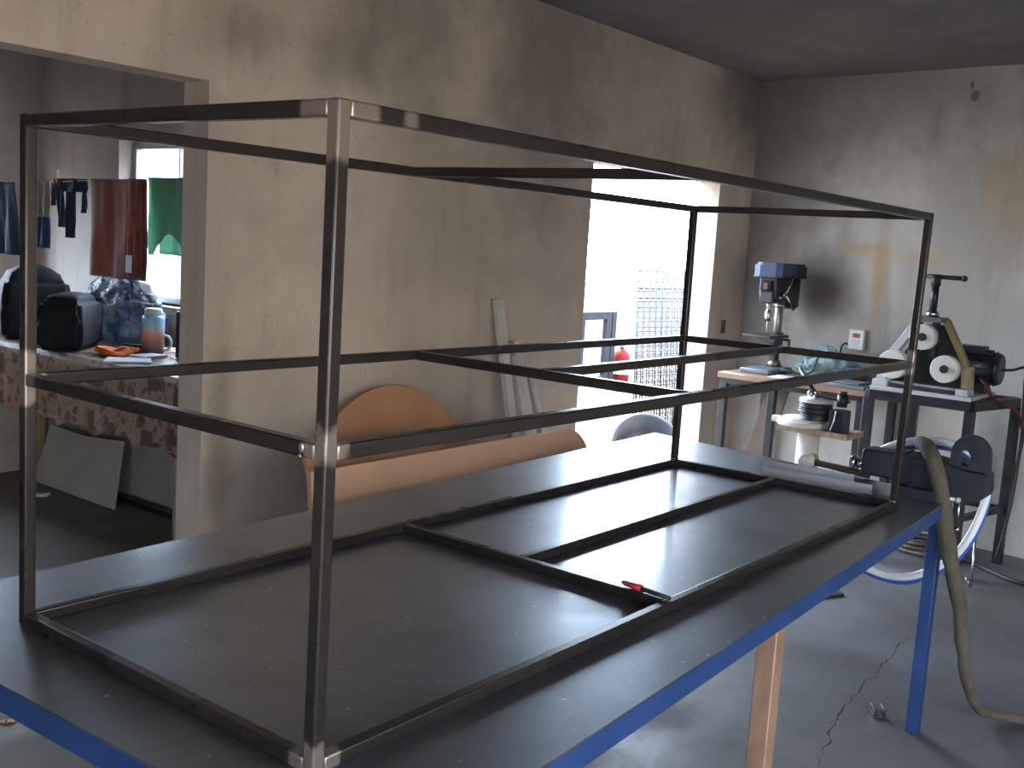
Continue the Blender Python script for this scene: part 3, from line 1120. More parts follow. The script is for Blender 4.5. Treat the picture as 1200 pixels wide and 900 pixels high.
dp = thing('drill_press', 'blue-headed bench drill press standing on the tool bench', 'drill press', (5.2, 1.722, 0.858))
bm = B()
bm_box(bm, (-0.27, -0.095, 0), (0.07, 0.095, 0.03), 0.008)
ob('base', bm, M_grey, dp)
bm = B()
bm_cyl(bm, (0, 0, 0.03), (0, 0, 0.07), 0.05, 0.036, 24)
bm_cyl(bm, (0, 0, 0.05), (0, 0, 0.56), 0.027, None, 24)
ob('column', bm, M_column, dp)
bm = B()
bm_cyl(bm, (0, 0, 0.395), (0, 0, 0.415), 0.034, None, 24)
ob('collar', bm, M_chrome, dp)
bm = B()
bm_box(bm, (-0.285, -0.09, 0.215), (-0.02, 0.09, 0.232), 0.003)
bm_prism(bm, [(-0.06, 0.215), (0.06, 0.215), (0.045, 0.175), (-0.045, 0.175)], -0.14, -0.02, 'x')
bm_cyl(bm, (0, 0, 0.165), (0, 0, 0.24), 0.042, None, 20)
ob('table', bm, M_darkmetal, dp)
bm = B()
bm_cyl(bm, (0, -0.042, 0.2), (0, -0.085, 0.2), 0.008, None, 10)
bm_bar(bm, (0, -0.085, 0.205), (0, -0.088, 0.13), 0.012, 0.012)
ob('table_crank', bm, M_black, dp)
bm = B()   # head casting
bm_box(bm, (-0.185, -0.058, 0.45), (0.045, 0.058, 0.575), 0.012, 3)
bm_box(bm, (-0.20, -0.045, 0.42), (-0.09, 0.045, 0.50), 0.01)
head = ob('head', bm, M_vise, dp)
bm = B()
bm_box(bm, (-0.206, -0.03, 0.485), (-0.184, 0.035, 0.555), 0.004)
ob('switch_plate', bm, M_darkalu, head)
bm = B()
bm_box(bm, (-0.211, -0.012, 0.50), (-0.205, 0.018, 0.54), 0.002)
ob('switch', bm, M_darkred, head)
bm = B()   # belt guard with rounded nose and domed lid
outl = [(-0.205, -0.05), (-0.19, -0.09), (0.13, -0.10), (0.175, -0.06), (0.175, 0.06), (0.13, 0.10), (-0.19, 0.09), (-0.205, 0.05)]
fr_o = [(-0.205, -0.05), (-0.19, -0.09), (0.0, -0.096), (0.0, 0.096), (-0.19, 0.09), (-0.205, 0.05)]
bk_o = [(0.002, -0.096), (0.13, -0.10), (0.175, -0.06), (0.175, 0.06), (0.13, 0.10), (0.002, 0.096)]
bm_prism(bm, fr_o, 0.58, 0.645, 'z')
bm_prism(bm, [(x * 0.94, y * 0.9) for x, y in fr_o], 0.645, 0.66, 'z')
ob('belt_guard', bm, M_drillblue, dp)
bm = B()
bm_prism(bm, bk_o, 0.58, 0.645, 'z')
bm_prism(bm, [(max(0.002, x * 0.94), y * 0.9) for x, y in bk_o], 0.645, 0.66, 'z')
ob('guard_rear', bm, M_black, dp)
bm = B()
bm_prism(bm, [(x * 1.02, y * 1.04) for x, y in outl], 0.572, 0.582, 'z')
ob('guard_rim', bm, M_black, dp)
bm = B()
bm_cyl(bm, (0.12, -0.005, 0.40), (0.12, -0.005, 0.575), 0.062, None, 24)
bm_cyl(bm, (0.12, -0.005, 0.385), (0.12, -0.005, 0.40), 0.045, 0.062, 24)
ob('motor', bm, M_black, dp)
bm = B()
bm_lathe(bm, [(0, 0.43), (0.016, 0.43), (0.016, 0.395), (0.012, 0.39), (0.012, 0.378), (0.02, 0.372), (0.022, 0.345), (0.02, 0.33), (0.013, 0.312), (0, 0.31)], 20, (-0.145, 0, 0))
ob('chuck', bm, M_chrome, dp)
bm = B()
bm_cyl(bm, (-0.145, 0, 0.25), (-0.145, 0, 0.312), 0.004, None, 10)
ob('drill_bit', bm, M_galv, dp)
hub = B()
bm_cyl(hub, (-0.10, -0.058, 0.475), (-0.10, -0.085, 0.475), 0.020, None, 16)
ob('feed_hub', hub, M_chrome, dp)
for a_ in (70, 190, 310):
    c_, s_ = math.cos(R(a_)), math.sin(R(a_))
    bm = B()
    p = V((-0.10, -0.082, 0.475))
    e = p + V((c_ * 0.11, -0.02, s_ * 0.11))
    bm_cyl(bm, p, e, 0.005, None, 10)
    arm = ob('feed_handle', bm, M_chrome, dp)
    bm = B()
    bm_sphere(bm, e, 0.011, sub=2)
    ob('knob', bm, M_black, arm)

# clutter on the tool bench


def crumpled(name, c, rad, scl, m, label, cat, amp=0.25, seed=0, flat=0.0, tip=None):
    bm = B()
    vs_ = bm_sphere(bm, (0, 0, 0), 1.0, (1, 1, 1), 5)
    off = V((seed * 3.1, seed * 1.7, seed))
    for v in vs_:
        n1 = noise.noise(v.co * 1.6 + off) * amp
        n2 = abs(noise.noise(v.co * 2.4 + off)) * amp * 0.7
        n3 = abs(noise.noise(V((v.co.x, v.co.y, v.co.z * 0.4)) * 6.0 + off)) * amp * 0.35
        v.co *= 1 + n1 - n2 - n3
        if v.co.z < -0.55:
            v.co.z = -0.55
    zmin = min(v.co.z for v in vs_)
    for v in vs_:
        v.co.z -= zmin
        if tip:
            r_ = math.hypot(v.co.x, v.co.y)
            v.co.z += tip * max(0, 1 - r_ / 0.3) ** 2 if v.co.z > 1.0 else 0
        v.co.x *= rad * scl[0]
        v.co.y *= rad * scl[1]
        v.co.z *= rad * scl[2]
    o = ob(name, bm, m)
    o.location = c
    return tag(o, label, cat)


crumpled('plastic_bag', (5.22, 1.40, 0.858), 0.15, (0.8, 1.25, 0.75), M_filmgreen, 'pale green plastic bag heaped on bench beside drill press', 'plastic bag', 0.3, 2)
hl = B()
bm_tube(hl, [(5.10, 1.60, 0.865), (5.05, 1.60, 0.875), (4.98, 1.56, 0.90), (5.0, 1.46, 0.885), (5.03, 1.41, 0.90), (5.04, 1.39, 0.96), (5.06, 1.38, 1.02)], 0.006, 8)
tag(ob('curled_cable', hl, M_rubber), 'thin black cable curling by the green plastic bag', 'cable')
cj = thing('charger_box', 'small black charger box with blue lid on tool bench', 'box', (5.10, 1.17, 0.858), R(8))
bm = B()
bm_box(bm, (-0.06, -0.05, 0), (0.06, 0.06, 0.07), 0.008)
ob('case', bm, M_black, cj)
bm = B()
bm_box(bm, (-0.05, -0.03, 0.07), (0.03, 0.05, 0.088), 0.005)
ob('lid', bm, M_hoseblue, cj)
pp = B()
bm_prism(pp, [(-0.09, -0.10), (0.10, -0.12), (0.11, 0.09), (-0.07, 0.11)], 0, 0.004, 'z')
tag(place(ob('paper_sheet', pp, M_paper), (4.93, 1.50, 0.858), R(12)), 'white paper sheet on tool bench by drill press base', 'paper')
st = B()
bm_box(st, (-0.09, -0.16, 0), (0.09, 0.16, 0.02), 0.004)
bm_box(st, (-0.07, -0.12, 0.02), (0.07, 0.10, 0.032), 0.004)
tag(place(ob('metal_tray', st, M_grey), (4.92, 1.16, 0.858), R(-6)), 'flat grey metal tray on the near end of tool bench', 'tray')

# wall socket
sk = thing('wall_socket', 'white wall socket with red switch on the right wall', 'socket', tuple(V((5.427, 1.296, 1.09)) - n84 * 0.004), R(-6))
bm = B()
bm_box(bm, (-0.03, -0.05, -0.062), (0.003, 0.05, 0.062), 0.006)
ob('plate', bm, M_plug, sk)
bm = B()
bm_box(bm, (-0.034, -0.026, 0.012), (-0.029, 0.022, 0.038), 0.002)
ob('switch', bm, M_red, sk, 'dark red rocker switch')
bm = B()
bm_prism(bm, [(-0.025, -0.02), (0, -0.035), (0.025, -0.02), (0.025, 0.0), (-0.025, 0.0)], -0.033, -0.029, 'x')
ob('outlet', bm, M_galv, sk)
bm = B()
bm_tube(bm, [(-0.02, 0.05, -0.03), (-0.03, 0.075, -0.035), (-0.03, 0.09, -0.08), (-0.02, 0.085, -0.2), (-0.03, 0.10, -0.231)], 0.006, 8)
ob('cord', bm, M_rubber, sk)

# ------------------------------------------------------------------ white-post ring roller in front of the tool bench
rr = thing('post_roller', 'hand ring roller with dark pulleys on a white pipe post', 'machine', (4.2, 1.05, 0))
bm = B()
bm_cyl(bm, (0, 0, 0.012), (0, 0, 0.70), 0.056, None, 32)
ob('post', bm, M_white, rr)
bm = B()
bm_cyl(bm, (0, 0, 0), (0, 0, 0.012), 0.17, None, 32)
ob('floor_flange', bm, M_darkmetal, rr)
bm = B()
bm_cyl(bm, (-0.0, 0.04, 0.716), (-0.0, 0.04, 0.742), 0.125, None, 36)
bm_cyl(bm, (-0.0, 0.04, 0.742), (-0.0, 0.04, 0.755), 0.10, None, 36)
ob('flange', bm, M_white, rr)
bm = B()
bm_box(bm, (-0.02, 0.155, 0.715), (0.02, 0.20, 0.745), 0.003)
ob('lug', bm, M_white, rr)
bm = B()
bm_prism(bm, [(-0.08, 0.14), (-0.10, -0.23), (0.10, -0.24), (0.10, 0.12)], 0.688, 0.716, 'z')
ob('plank', bm, M_oldwood, rr)
for z0, z1, r_, m_ in ((0.757, 0.79, 0.075, M_black), (0.795, 0.815, 0.085, M_darkmetal), (0.82, 0.838, 0.083, M_darkmetal), (0.845, 0.862, 0.083, M_galv)):
    bm = B()
    bm_lathe(bm, [(0, z0), (r_, z0), (r_, z0 + 0.004), (r_ * 0.93, (z0 + z1) / 2), (r_, z1 - 0.004), (r_, z1), (0, z1)], 32, (-0.02, -0.03, 0))
    ob('pulley', bm, m_, rr)
bm = B()
bm_sphere(bm, (-0.03, 0.0, 0.885), 0.018, sub=2)
bm_cyl(bm, (-0.02, -0.03, 0.862), (-0.02, -0.03, 0.895), 0.014, None, 14)
ob('pivot', bm, M_chrome, rr)
bm = B()
bm_cyl(bm, (-0.02, -0.02, 0.885), (0.10, 0.12, 0.985), 0.011, None, 12)
ob('lever', bm, M_black, rr)
bm = B()
bm_bar(bm, (-0.03, -0.03, 0.878), (-0.03, -0.20, 0.868), 0.03, 0.012)
bm_cyl(bm, (-0.03, -0.165, 0.84), (-0.03, -0.165, 0.90), 0.026, None, 16)
bm_cyl(bm, (-0.03, -0.165, 0.90), (-0.03, -0.165, 0.915), 0.02, None, 6)
ob('clamp_arm', bm, M_black, rr)
bm = B()
bm_box(bm, (-0.085, -0.205, 0.716), (0.0, -0.125, 0.825), 0.006)
ob('slide_block', bm, M_vise, rr)
bm = B()
bm_tube(bm, [(-0.088, -0.14, 0.72), (-0.09, -0.155, 0.77), (-0.088, -0.16, 0.822)], 0.004, 8)
ob('block_edge', bm, M_chrome, rr)

# ------------------------------------------------------------------ roller bender on its black stand
stn = thing('bender_stand', 'black square-tube steel stand carrying the roller bender', 'stand', (4.85, 0.62, 0))
lg4 = [(-0.25, 0.285), (-0.225, -0.215), (0.243, -0.32), (0.225, 0.20)]
for x, y in lg4:
    bm = B()
    bm_box(bm, (x - 0.024, y - 0.024, 0), (x + 0.024, y + 0.024, 0.848), 0.003)
    ob('leg', bm, M_black, stn)
for i in range(4):
    a, b = lg4[i], lg4[(i + 1) % 4]
    bm = B()
    bm_bar(bm, (*a, 0.873), (*b, 0.873), 0.048, 0.05, bev=0.003)
    ob('top_rail', bm, M_black, stn)
    if i != 0:
        bm = B()
        d = (V((*b, 0)) - V((*a, 0))).normalized() * 0.025
        bm_bar(bm, V((*a, 0.30)) + d, V((*b, 0.30)) - d, 0.03, 0.03)
        ob('lower_rail', bm, M_black, stn)

be = thing('roller_bender', 'three-roller tube bender with white rollers and motor on black stand', 'bending machine', (4.85, 0.62, 0.898))
bm = B()
bm_box(bm, (-0.26, -0.22, 0.0), (0.20, 0.285, 0.022), 0.003)
ob('base_plate', bm, M_dirtywhite, be)
bm = B()
bm_box(bm, (-0.25, 0.20, 0.022), (-0.19, 0.28, 0.055), 0.003)
bm_box(bm, (-0.25, -0.20, 0.022), (-0.19, -0.14, 0.055), 0.003)
bm_box(bm, (-0.19, -0.20, 0.022), (-0.14, 0.28, 0.05), 0.003)
ob('base_channel', bm, M_dirtywhite, be)
bm = B()
bm_box(bm, (-0.245, -0.13, 0.024), (-0.20, 0.19, 0.040))
ob('slide_bar', bm, M_darkmetal, be)
bm = B()   # back plate between the rollers
bm_prism(bm, [(-0.17, 0.03), (0.23, 0.03), (0.20, 0.15), (0.07, 0.36), (-0.02, 0.36), (-0.15, 0.15)], -0.135, -0.11, 'x')
ob('side_plate', bm, M_black, be)
for s, m_, y0, y1 in ((1, M_dirtywhite, 0.095, 0.245), (-1, M_ochre, -0.035, -0.165)):
    bm = B()
    bm_bar(bm, (-0.16, y0, 0.385), (-0.16, y1, 0.15), 0.030 if s < 0 else 0.038, 0.05, (1, 0, 0), 0.003)
    arm = ob('frame_arm', bm, m_, be)
    bm = B()
    bm_bar(bm, (-0.165, y1, 0.165), (-0.165, y1 * 1.05, 0.03), 0.05, 0.055, (1, 0, 0), 0.003)
    ob('foot', bm, M_dirtywhite if s > 0 else M_oldwood, arm)
for y, z, r_ in ((-0.072, 0.146, 0.070), (0.19, 0.140, 0.075), (0.052, 0.296, 0.066)):
    bm = B()
    bm_cyl(bm, (-0.245, y, z), (-0.175, y, z), r_, None, 40)
    es = [e for e in bm.edges if len(e.link_faces) == 2 and any(len(f.verts) > 4 for f in e.link_faces)]
    bmesh.ops.bevel(bm, geom=es, offset=0.004, segments=2, affect='EDGES')
    ro = ob('roller', bm, M_nylon, be)
    bm = B()
    bm_cyl(bm, (-0.262, y, z), (-0.13, y, z), 0.017, None, 20)
    bm_cyl(bm, (-0.250, y, z), (-0.244, y, z), 0.021, None, 20)
    ob('axle', bm, M_darkmetal, ro)
bm = B()
bm_box(bm, (-0.25, -0.035, 0.375), (-0.12, 0.115, 0.40), 0.004)
ob('top_plate', bm, M_grey, be)
bm = B()
bm_box(bm, (-0.20, -0.005, 0.19), (-0.15, 0.02, 0.375))
bm_box(bm, (-0.20, 0.085, 0.30), (-0.15, 0.10, 0.375))
ob('slide_guide', bm, M_darkmetal, be)
bm = B()
bm_cyl(bm, (-0.19, 0.03, 0.40), (-0.19, 0.03, 0.43), 0.035, 0.03, 24)
ob('screw_collar', bm, M_chrome, be)
bm = B()
bm_cyl(bm, (-0.19, 0.03, 0.42), (-0.19, 0.03, 0.575), 0.018, None, 20)
bm_cyl(bm, (-0.19, 0.03, 0.555), (-0.19, 0.03, 0.615), 0.024, None, 20)
ob('screw', bm, M_black, be)
bm = B()
bm_cyl(bm, (-0.19, 0.105, 0.602), (-0.19, -0.10, 0.602), 0.011, None, 14)
bm_sphere(bm, (-0.19, -0.105, 0.602), 0.016, sub=2)
bm_sphere(bm, (-0.19, 0.108, 0.602), 0.016, sub=2)
ob('tee_handle', bm, M_black, be)
bm = B()
bm_box(bm, (-0.05, -0.10, 0.022), (0.06, 0.12, 0.24), 0.01)
ob('gearbox', bm, M_grey, be)
bm = B()
bm_cyl(bm, (0.06, 0.02, 0.16), (0.06, -0.24, 0.15), 0.085, None, 32)
bm_cyl(bm, (0.06, -0.24, 0.15), (0.06, -0.27, 0.15), 0.09, 0.075, 32)
for k in range(14):
    a_ = R(k * 360 / 14)
    p = V((0.06 + 0.088 * math.cos(a_), 0, 0.155 + 0.088 * math.sin(a_)))
    bm_bar(bm, p + V((0, -0.03, 0)), p + V((0, -0.22, -0.004)), 0.006, 0.014, (math.cos(a_), 0, math.sin(a_)))
mo = ob('motor', bm, M_black, be)
bm = B()
bm_box(bm, (-0.01, -0.19, 0.22), (0.10, -0.03, 0.262), 0.008)
ob('terminal_box', bm, M_black, mo)
bm = B()
bm_box(bm, (0.0, -0.21, 0.022), (0.12, -0.02, 0.075), 0.004)
ob('motor_foot', bm, M_darkmetal, mo)
bm = B()
bm_tube(bm, [(-0.02, -0.19, 0.10), (-0.05, -0.235, 0.07), (-0.03, -0.275, 0.0), (0.10, -0.345, -0.05), (0.21, -0.36, -0.13), (0.275, -0.36, -0.22), (0.285, -0.34, -0.5), (0.28, -0.32, -0.88)], 0.010, 10)
ob('red_cable', bm, M_darkred, be, 'red cable sagging from the motor')
bm = B()
bm_tube(bm, [(0.06, -0.27, 0.15), (0.07, -0.32, 0.155), (0.12, -0.37, 0.17), (0.13, -0.37, 0.10), (0.16, -0.38, -0.2), (0.17, -0.37, -0.55), (0.15, -0.33, -0.86)], 0.007, 8)
ob('black_cable', bm, M_rubber, be)

# ------------------------------------------------------------------ annex: clothed table and what stands on it
AZ = 0.90
at_ = thing('cloth_table', 'long table under brown printed oilcloth by the annex window', 'table', (2.0, 3.9, 0))
bm = B()
bm_box(bm, (-0.325, -1.2, AZ - 0.035), (0.345, 1.2, AZ - 0.004))
ob('tabletop', bm, M_oldwood, at_)
for x, y in ((0.30, 1.15), (0.30, -1.15), (-0.29, 1.15), (-0.29, -1.15)):
    bm = B()
    bm_box(bm, (x - 0.03, y - 0.03, 0), (x + 0.03, y + 0.03, AZ - 0.035), 0.003)
    ob('leg', bm, M_oldwood, at_)
bm = B()   # oilcloth: top sheet and hanging front with folds
ny, nh = 96, 14
rows = []
for j in range(ny + 1):
    y = -1.21 + 2.42 * j / ny
    row = [bm.verts.new((0.335, y, AZ)), bm.verts.new((-0.335, y, AZ + 0.0005))]
    for k in range(1, nh + 1):
        t = k / nh
        drop = 0.315 + 0.012 * math.sin(y * 19) + 0.008 * math.sin(y * 41)
        wav = 0.012 * t * math.sin(y * 23 + 0.8 * math.sin(y * 5)) + 0.006 * t * math.sin(y * 51)
        row.append(bm.verts.new((-0.345 - 0.01 * t + wav, y, AZ - drop * t)))
    rows.append(row)
for A_, B_ in zip(rows, rows[1:]):
    for k in range(len(A_) - 1):
        f = bm.faces.new((A_[k], A_[k + 1], B_[k + 1], B_[k]))
        f.smooth = k > 1
cloth = ob('oilcloth', bm, M_cloth)
cloth.location = (2.0, 3.9, 0.0)
sm = cloth.modifiers.new('thickness', 'SOLIDIFY')
sm.thickness = 0.003
tag(cloth, 'brown and cream printed oilcloth draped over annex table', 'tablecloth')


def soft_case(name, loc, rz, sx, sy, sz, label, dome=0.15):
    t_ = thing(name, label, 'bag', loc, rz)
    bm = B()
    q_ = bmesh.ops.create_cube(bm, size=1.0)
    bmesh.ops.subdivide_edges(bm, edges=bm.edges[:], cuts=7, use_grid_fill=True)
    for v in bm.verts:
        c_ = v.co
        e_ = max(abs(c_.x), abs(c_.y)) * 2
        z_ = c_.z + 0.5
        c_.x *= 1 - 0.10 * max(0, z_ - 0.6) * 2
        c_.y *= 1 - 0.10 * max(0, z_ - 0.6) * 2
        c_.z = z_ + (dome * (1 - min(1, e_) ** 2) * (z_ > 0.9))
        bul = 1 + 0.07 * math.sin(z_ * math.pi)
        c_.x *= bul
        c_.y *= bul
        c_ += V((1, 1, 0)) * 0.015 * noise.noise(c_ * 4)
        c_.x *= sx
        c_.y *= sy
        c_.z *= sz
    bmesh.ops.bevel(bm, geom=[e for e in bm.edges if e.calc_face_angle(0) > 1.0], offset=0.02, segments=3, affect='EDGES')
    for f in bm.faces:
        f.smooth = True
    ob('shell', bm, M_bag, t_)
    return t_


sc1 = soft_case('tool_case', (1.815, 3.84, AZ + 0.003), R(-47), 0.20, 0.35, 0.235, 'black soft tool case standing on the oilcloth table')
bm = B()
bm_tube(bm, [(-0.109, 0.16, 0.12), (-0.111, 0.05, 0.124), (-0.111, -0.06, 0.123), (-0.109, -0.165, 0.12)], 0.004, 8)
ob('zipper', bm, M_darkmetal, sc1)
for y in (-0.07, 0.03):
    bm = B()
    bm_cyl(bm, (-0.105, y, 0.15), (-0.115, y, 0.15), 0.006, None, 10)
    ob('rivet', bm, M_chrome, sc1)
sc2 = soft_case('backpack', (1.90, 4.36, AZ + 0.003), R(-20), 0.32, 0.36, 0.30, 'black rounded backpack at the left end of oilcloth table', 0.25)
bm = B()
bm_tube(bm, [(-0.16, 0.06, 0.02), (-0.20, 0.02, 0.03), (-0.215, -0.05, 0.02), (-0.19, -0.10, 0.012)], 0.010, 8)
ob('strap', bm, M_bag, sc2)
crumpled('blue_bag', (2.185, 4.0, AZ + 0.003), 0.25, (0.60, 1.28, 0.90), M_filmblue, 'large knotted blue translucent plastic bag on the oilcloth table', 'plastic bag', 0.28, 5, tip=0.35)
bd = B()
bm_box(bd, (-0.08, -0.12, 0), (0.08, 0.12, 0.20), 0.04, 4)
jr = thing('drink_jug', 'blue to orange jug with white lid on oilcloth table', 'jug', (2.03, 3.475, AZ + 0.003))
bd.free()
bm = B()
bm_lathe(bm, [(0, 0), (0.047, 0), (0.052, 0.008), (0.053, 0.17), (0.048, 0.185), (0, 0.187)], 32)
ob('body', bm, M_jar, jr)
bm = B()
bm_lathe(bm, [(0, 0.186), (0.040, 0.186), (0.041, 0.212), (0.037, 0.218), (0, 0.218)], 32)
ob('lid', bm, M_nylon, jr)
bm = B()
bm_tube(bm, [(0.03, -0.04, 0.02), (0.045, -0.066, 0.03), (0.05, -0.074, 0.06), (0.043, -0.063, 0.085), (0.03, -0.04, 0.09)], 0.007, 10)
ob('handle', bm, M_nylon, jr)
# orange cloth: a few folded loops
oc = B()
for k in range(3):
    pts = []
    for j in range(10):
        a_ = j / 9 * math.pi * 1.8 + k * 2
        pts.append(((0.05 + 0.02 * k) * math.cos(a_), (0.09 - 0.015 * k) * math.sin(a_) + 0.02 * (k - 1), 0.016 + 0.010 * math.sin(a_ * 2 + k)))
    bm_tube(oc, pts, 0.014, 8, rads=[0.010 + 0.006 * abs(math.sin(j * 1.3 + k)) for j in range(10)])
for v in oc.verts:
    v.co.z = max(0.0, v.co.z * 0.95)
tag(place(ob('orange_cloth', oc, M_orange), (1.855, 3.50, AZ + 0.003), R(-40)), 'crumpled orange cloth strip on the oilcloth table edge', 'cloth')
for i, (x, y, a_, s_, lb) in enumerate(((2.13, 3.63, 20, 0.10, 'white sheet of paper on table between bag and jug'), (1.77, 3.27, -35, 0.10, 'white sheet of paper on table front below jug'),
                                        (1.93, 3.36, 10, 0.07, 'crumpled pale paper beside the jug handle'))):
    bm = B()
    bm_prism(bm, [(-s_, -s_ * 0.7), (s_, -s_ * 0.75), (s_ * 0.96, s_ * 0.7), (-s_ * 0.9, s_ * 0.75)], 0, 0.004 + 0.004 * i, 'z')
    tag(place(ob('paper_sheet', bm, M_paper), (x, y, AZ + 0.003), R(a_)), lb, 'paper', 'papers on the oilcloth table')
bm = B()
bm_box(bm, (-0.02, -0.05, 0), (0.02, 0.05, 0.035), 0.005)
tag(place(ob('black_box', bm, M_bag), (2.0, 3.585, AZ + 0.003), R(30)), 'little black box on table left of the jug', 'box')
cr_ = thing('upright_crate', 'tall dark board box on table at right of the jug', 'box', (2.10, 3.27, AZ + 0.003), R(5))
bm = B()
bm_box(bm, (-0.06, -0.10, 0), (0.06, 0.04, 0.22), 0.004)
ob('box_body', bm, M_black, cr_)
bm = B()
bm_box(bm, (-0.02, 0.042, 0), (0.06, 0.075, 0.23), 0.003)
ob('board_edge', bm, M_alu, cr_)
# pale board leaning under the table
bm = B()
bm_prism(bm, [(-0.42, 0), (0.42, 0), (0.37, 0.34), (0.0, 0.33), (-0.36, 0.36)], -0.006, 0.006, 'x')
tag(place(ob('pale_board', bm, M_board), (2.16, 4.42, 0.004), rot=(0, R(14), 0)), 'pale board leaning at the wall under oilcloth table', 'board')
bm = B()
bm_box(bm, (-0.025, -0.9, 0), (0.025, 0.95, 0.03), 0.003)
tag(place(ob('floor_batten', bm, M_black), (2.31, 4.15, 0.0)), 'dark batten on the floor along the annex wall under table', 'batten')
for i, (x, y, s_, lb) in enumerate(((2.03, 4.50, 0.045, 'crumpled scrap of pale paper on annex floor'), (0.66, 1.80, 0.022, 'small scrap on floor left of the blue bench edge'), (0.60, 2.03, 0.030, 'pale wood shaving on floor at left picture edge'))):
    bm = B()
    for k in range(5):
        a_ = k * 1.3
        p = [V((s_ * math.cos(a_ + j * 2.1) * random.uniform(.5, 1), s_ * math.sin(a_ + j * 2.1) * random.uniform(.5, 1), random.uniform(0.0, s_ * 0.5))) for j in range(3)]
        bm_prism(bm, [(q_.x, q_.y) for q_ in p], 0, 0.002 + s_ * 0.3 * random.random(), 'z')
    tag(place(ob('paper_scrap', bm, M_paper if i == 0 else M_oldwood), (x, y, 0.0)), lb, 'scrap')

# ------------------------------------------------------------------ laundry on the line
LX, LZ = 1.90, 1.712
ln_ = B()
bm_tube(ln_, [(LX, 2.27, LZ + 0.03), (LX, 3.2, LZ + 0.012), (LX, 3.9, LZ - 0.005), (LX, 4.5, LZ - 0.02), (LX, 5.14, LZ + 0.01)], 0.0025, 6)
tag(ob('clothesline', ln_, M_rope), 'thin pale clothesline strung across the annex', 'clothesline')


def cloth_panel(bm, y0, y1, z0, z1, b0=None, b1=None, amp=0.012, seed=0.0, x=0.0, ny=18, nz=18, taper=0.0, notch=None):
    """hanging sheet between y0..y1 (top) and b0..b1 (bottom) from z0 down to z1"""
    b0 = y0 if b0 is None else b0
    b1 = y1 if b1 is None else b1
    g = []
    for k in range(nz + 1):
        t = k / nz
        row = []
        for j in range(ny + 1):
            s = j / ny
            y = (y0 + (y1 - y0) * s) * (1 - t) + (b0 + (b1 - b0) * s) * t
            zb = z1
            if notch:
                zb = z1 + notch * max(0, 1 - (abs(s - 0.45) / 0.36) ** 2.4) ** 0.6
            z = z0 + (zb - z0) * t
            w = amp * (0.3 + 0.7 * t) * math.sin(s * 11 + seed + 1.2 * math.sin(t * 3 + seed)) + 0.004 * math.sin(s * 31 + seed * 2)
            row.append(bm.verts.new((x + w, y, z)))
        g.append(row)
    for A_, B_ in zip(g, g[1:]):
        for j in range(ny):
            f = bm.faces.new((A_[j], A_[j + 1], B_[j + 1], B_[j]))
            f.smooth = True


def garment(name, panels, m, label, cat, th=0.004):
    bm = B()
    for p in panels:
        cloth_panel(bm, **p)
    o = ob(name, bm, m)
    o.location = (LX, 0, LZ)
    md = o.modifiers.new('thickness', 'SOLIDIFY')
    md.thickness = th
    return tag(o, label, cat, 'laundry on the line')


tw = garment('towel', [dict(y0=3.352, y1=3.815, z0=0.006, z1=-0.455, b0=3.35, b1=3.79, seed=1.0, amp=0.014, x=-0.008), dict(y0=3.352, y1=3.46, z0=0.008, z1=-0.44, b0=3.35, b1=3.43, seed=2.0, amp=0.01, x=-0.03, ny=8)], M_towel, 'dark red patterned towel on the clothesline before window', 'towel', 0.008)
bm = B()
bm_box(bm, (-0.048, 3.385, -0.42), (-0.044, 3.435, -0.34), 0.001)
ob('white_tag', bm, M_paper, tw, 'white care tag')
garment('green_shirt', [dict(y0=3.03, y1=3.335, z0=0.018, z1=-0.33, b0=3.045, b1=3.31, seed=2.2, notch=0.10), dict(y0=3.04, y1=3.33, z0=0.018, z1=-0.325, b0=3.06, b1=3.27, seed=0.4, x=0.03)], M_green, 'green shirt on the clothesline against the bright window', 'shirt')
garment('dark_leggings', [dict(y0=3.865, y1=4.165, z0=0.004, z1=-0.06, seed=0.5, nz=6), dict(y0=3.865, y1=3.89, z0=-0.05, z1=-0.16, seed=0.5, ny=5), dict(y0=3.955, y1=4.05, z0=-0.05, z1=-0.285, b0=3.975, b1=4.03, seed=1.6, ny=8),
                          dict(y0=4.06, y1=4.14, z0=-0.05, z1=-0.235, b0=4.06, b1=4.09, seed=2.9, ny=8), dict(y0=4.13, y1=4.19, z0=-0.02, z1=-0.13, seed=4, ny=5)], M_navy, 'navy tracksuit trousers hanging on the line left of red towel', 'trousers')
garment('grey_vest', [dict(y0=4.21, y1=4.34, z0=-0.01, z1=-0.19, b0=4.205, b1=4.38, seed=3.3)], M_greycloth, 'small grey vest hanging on line left of navy trousers', 'vest')
garment('blue_towel', [dict(y0=4.30, y1=4.40, z0=-0.02, z1=-0.35, b0=4.28, b1=4.42, seed=0.9, x=0.04)], M_bluecloth, 'dark blue cloth hanging on line behind the frame post', 'cloth')
garment('denim_trousers', [dict(y0=4.55, y1=4.78, z0=-0.02, z1=-0.40, b0=4.50, b1=4.74, seed=1.9, amp=0.02), dict(y0=4.70, y1=4.86, z0=-0.02, z1=-0.36, b0=4.68, b1=4.84, seed=5.1, x=0.03)], M_denim, 'grey-blue denim trousers hanging on line at far left', 'trousers')
garment('white_cloth', [dict(y0=4.42, y1=4.49, z0=-0.02, z1=-0.30, b0=4.44, b1=4.49, seed=2.4, x=0.02)], M_greycloth, 'pale grey cloth strip hanging on line beside denim trousers', 'cloth')
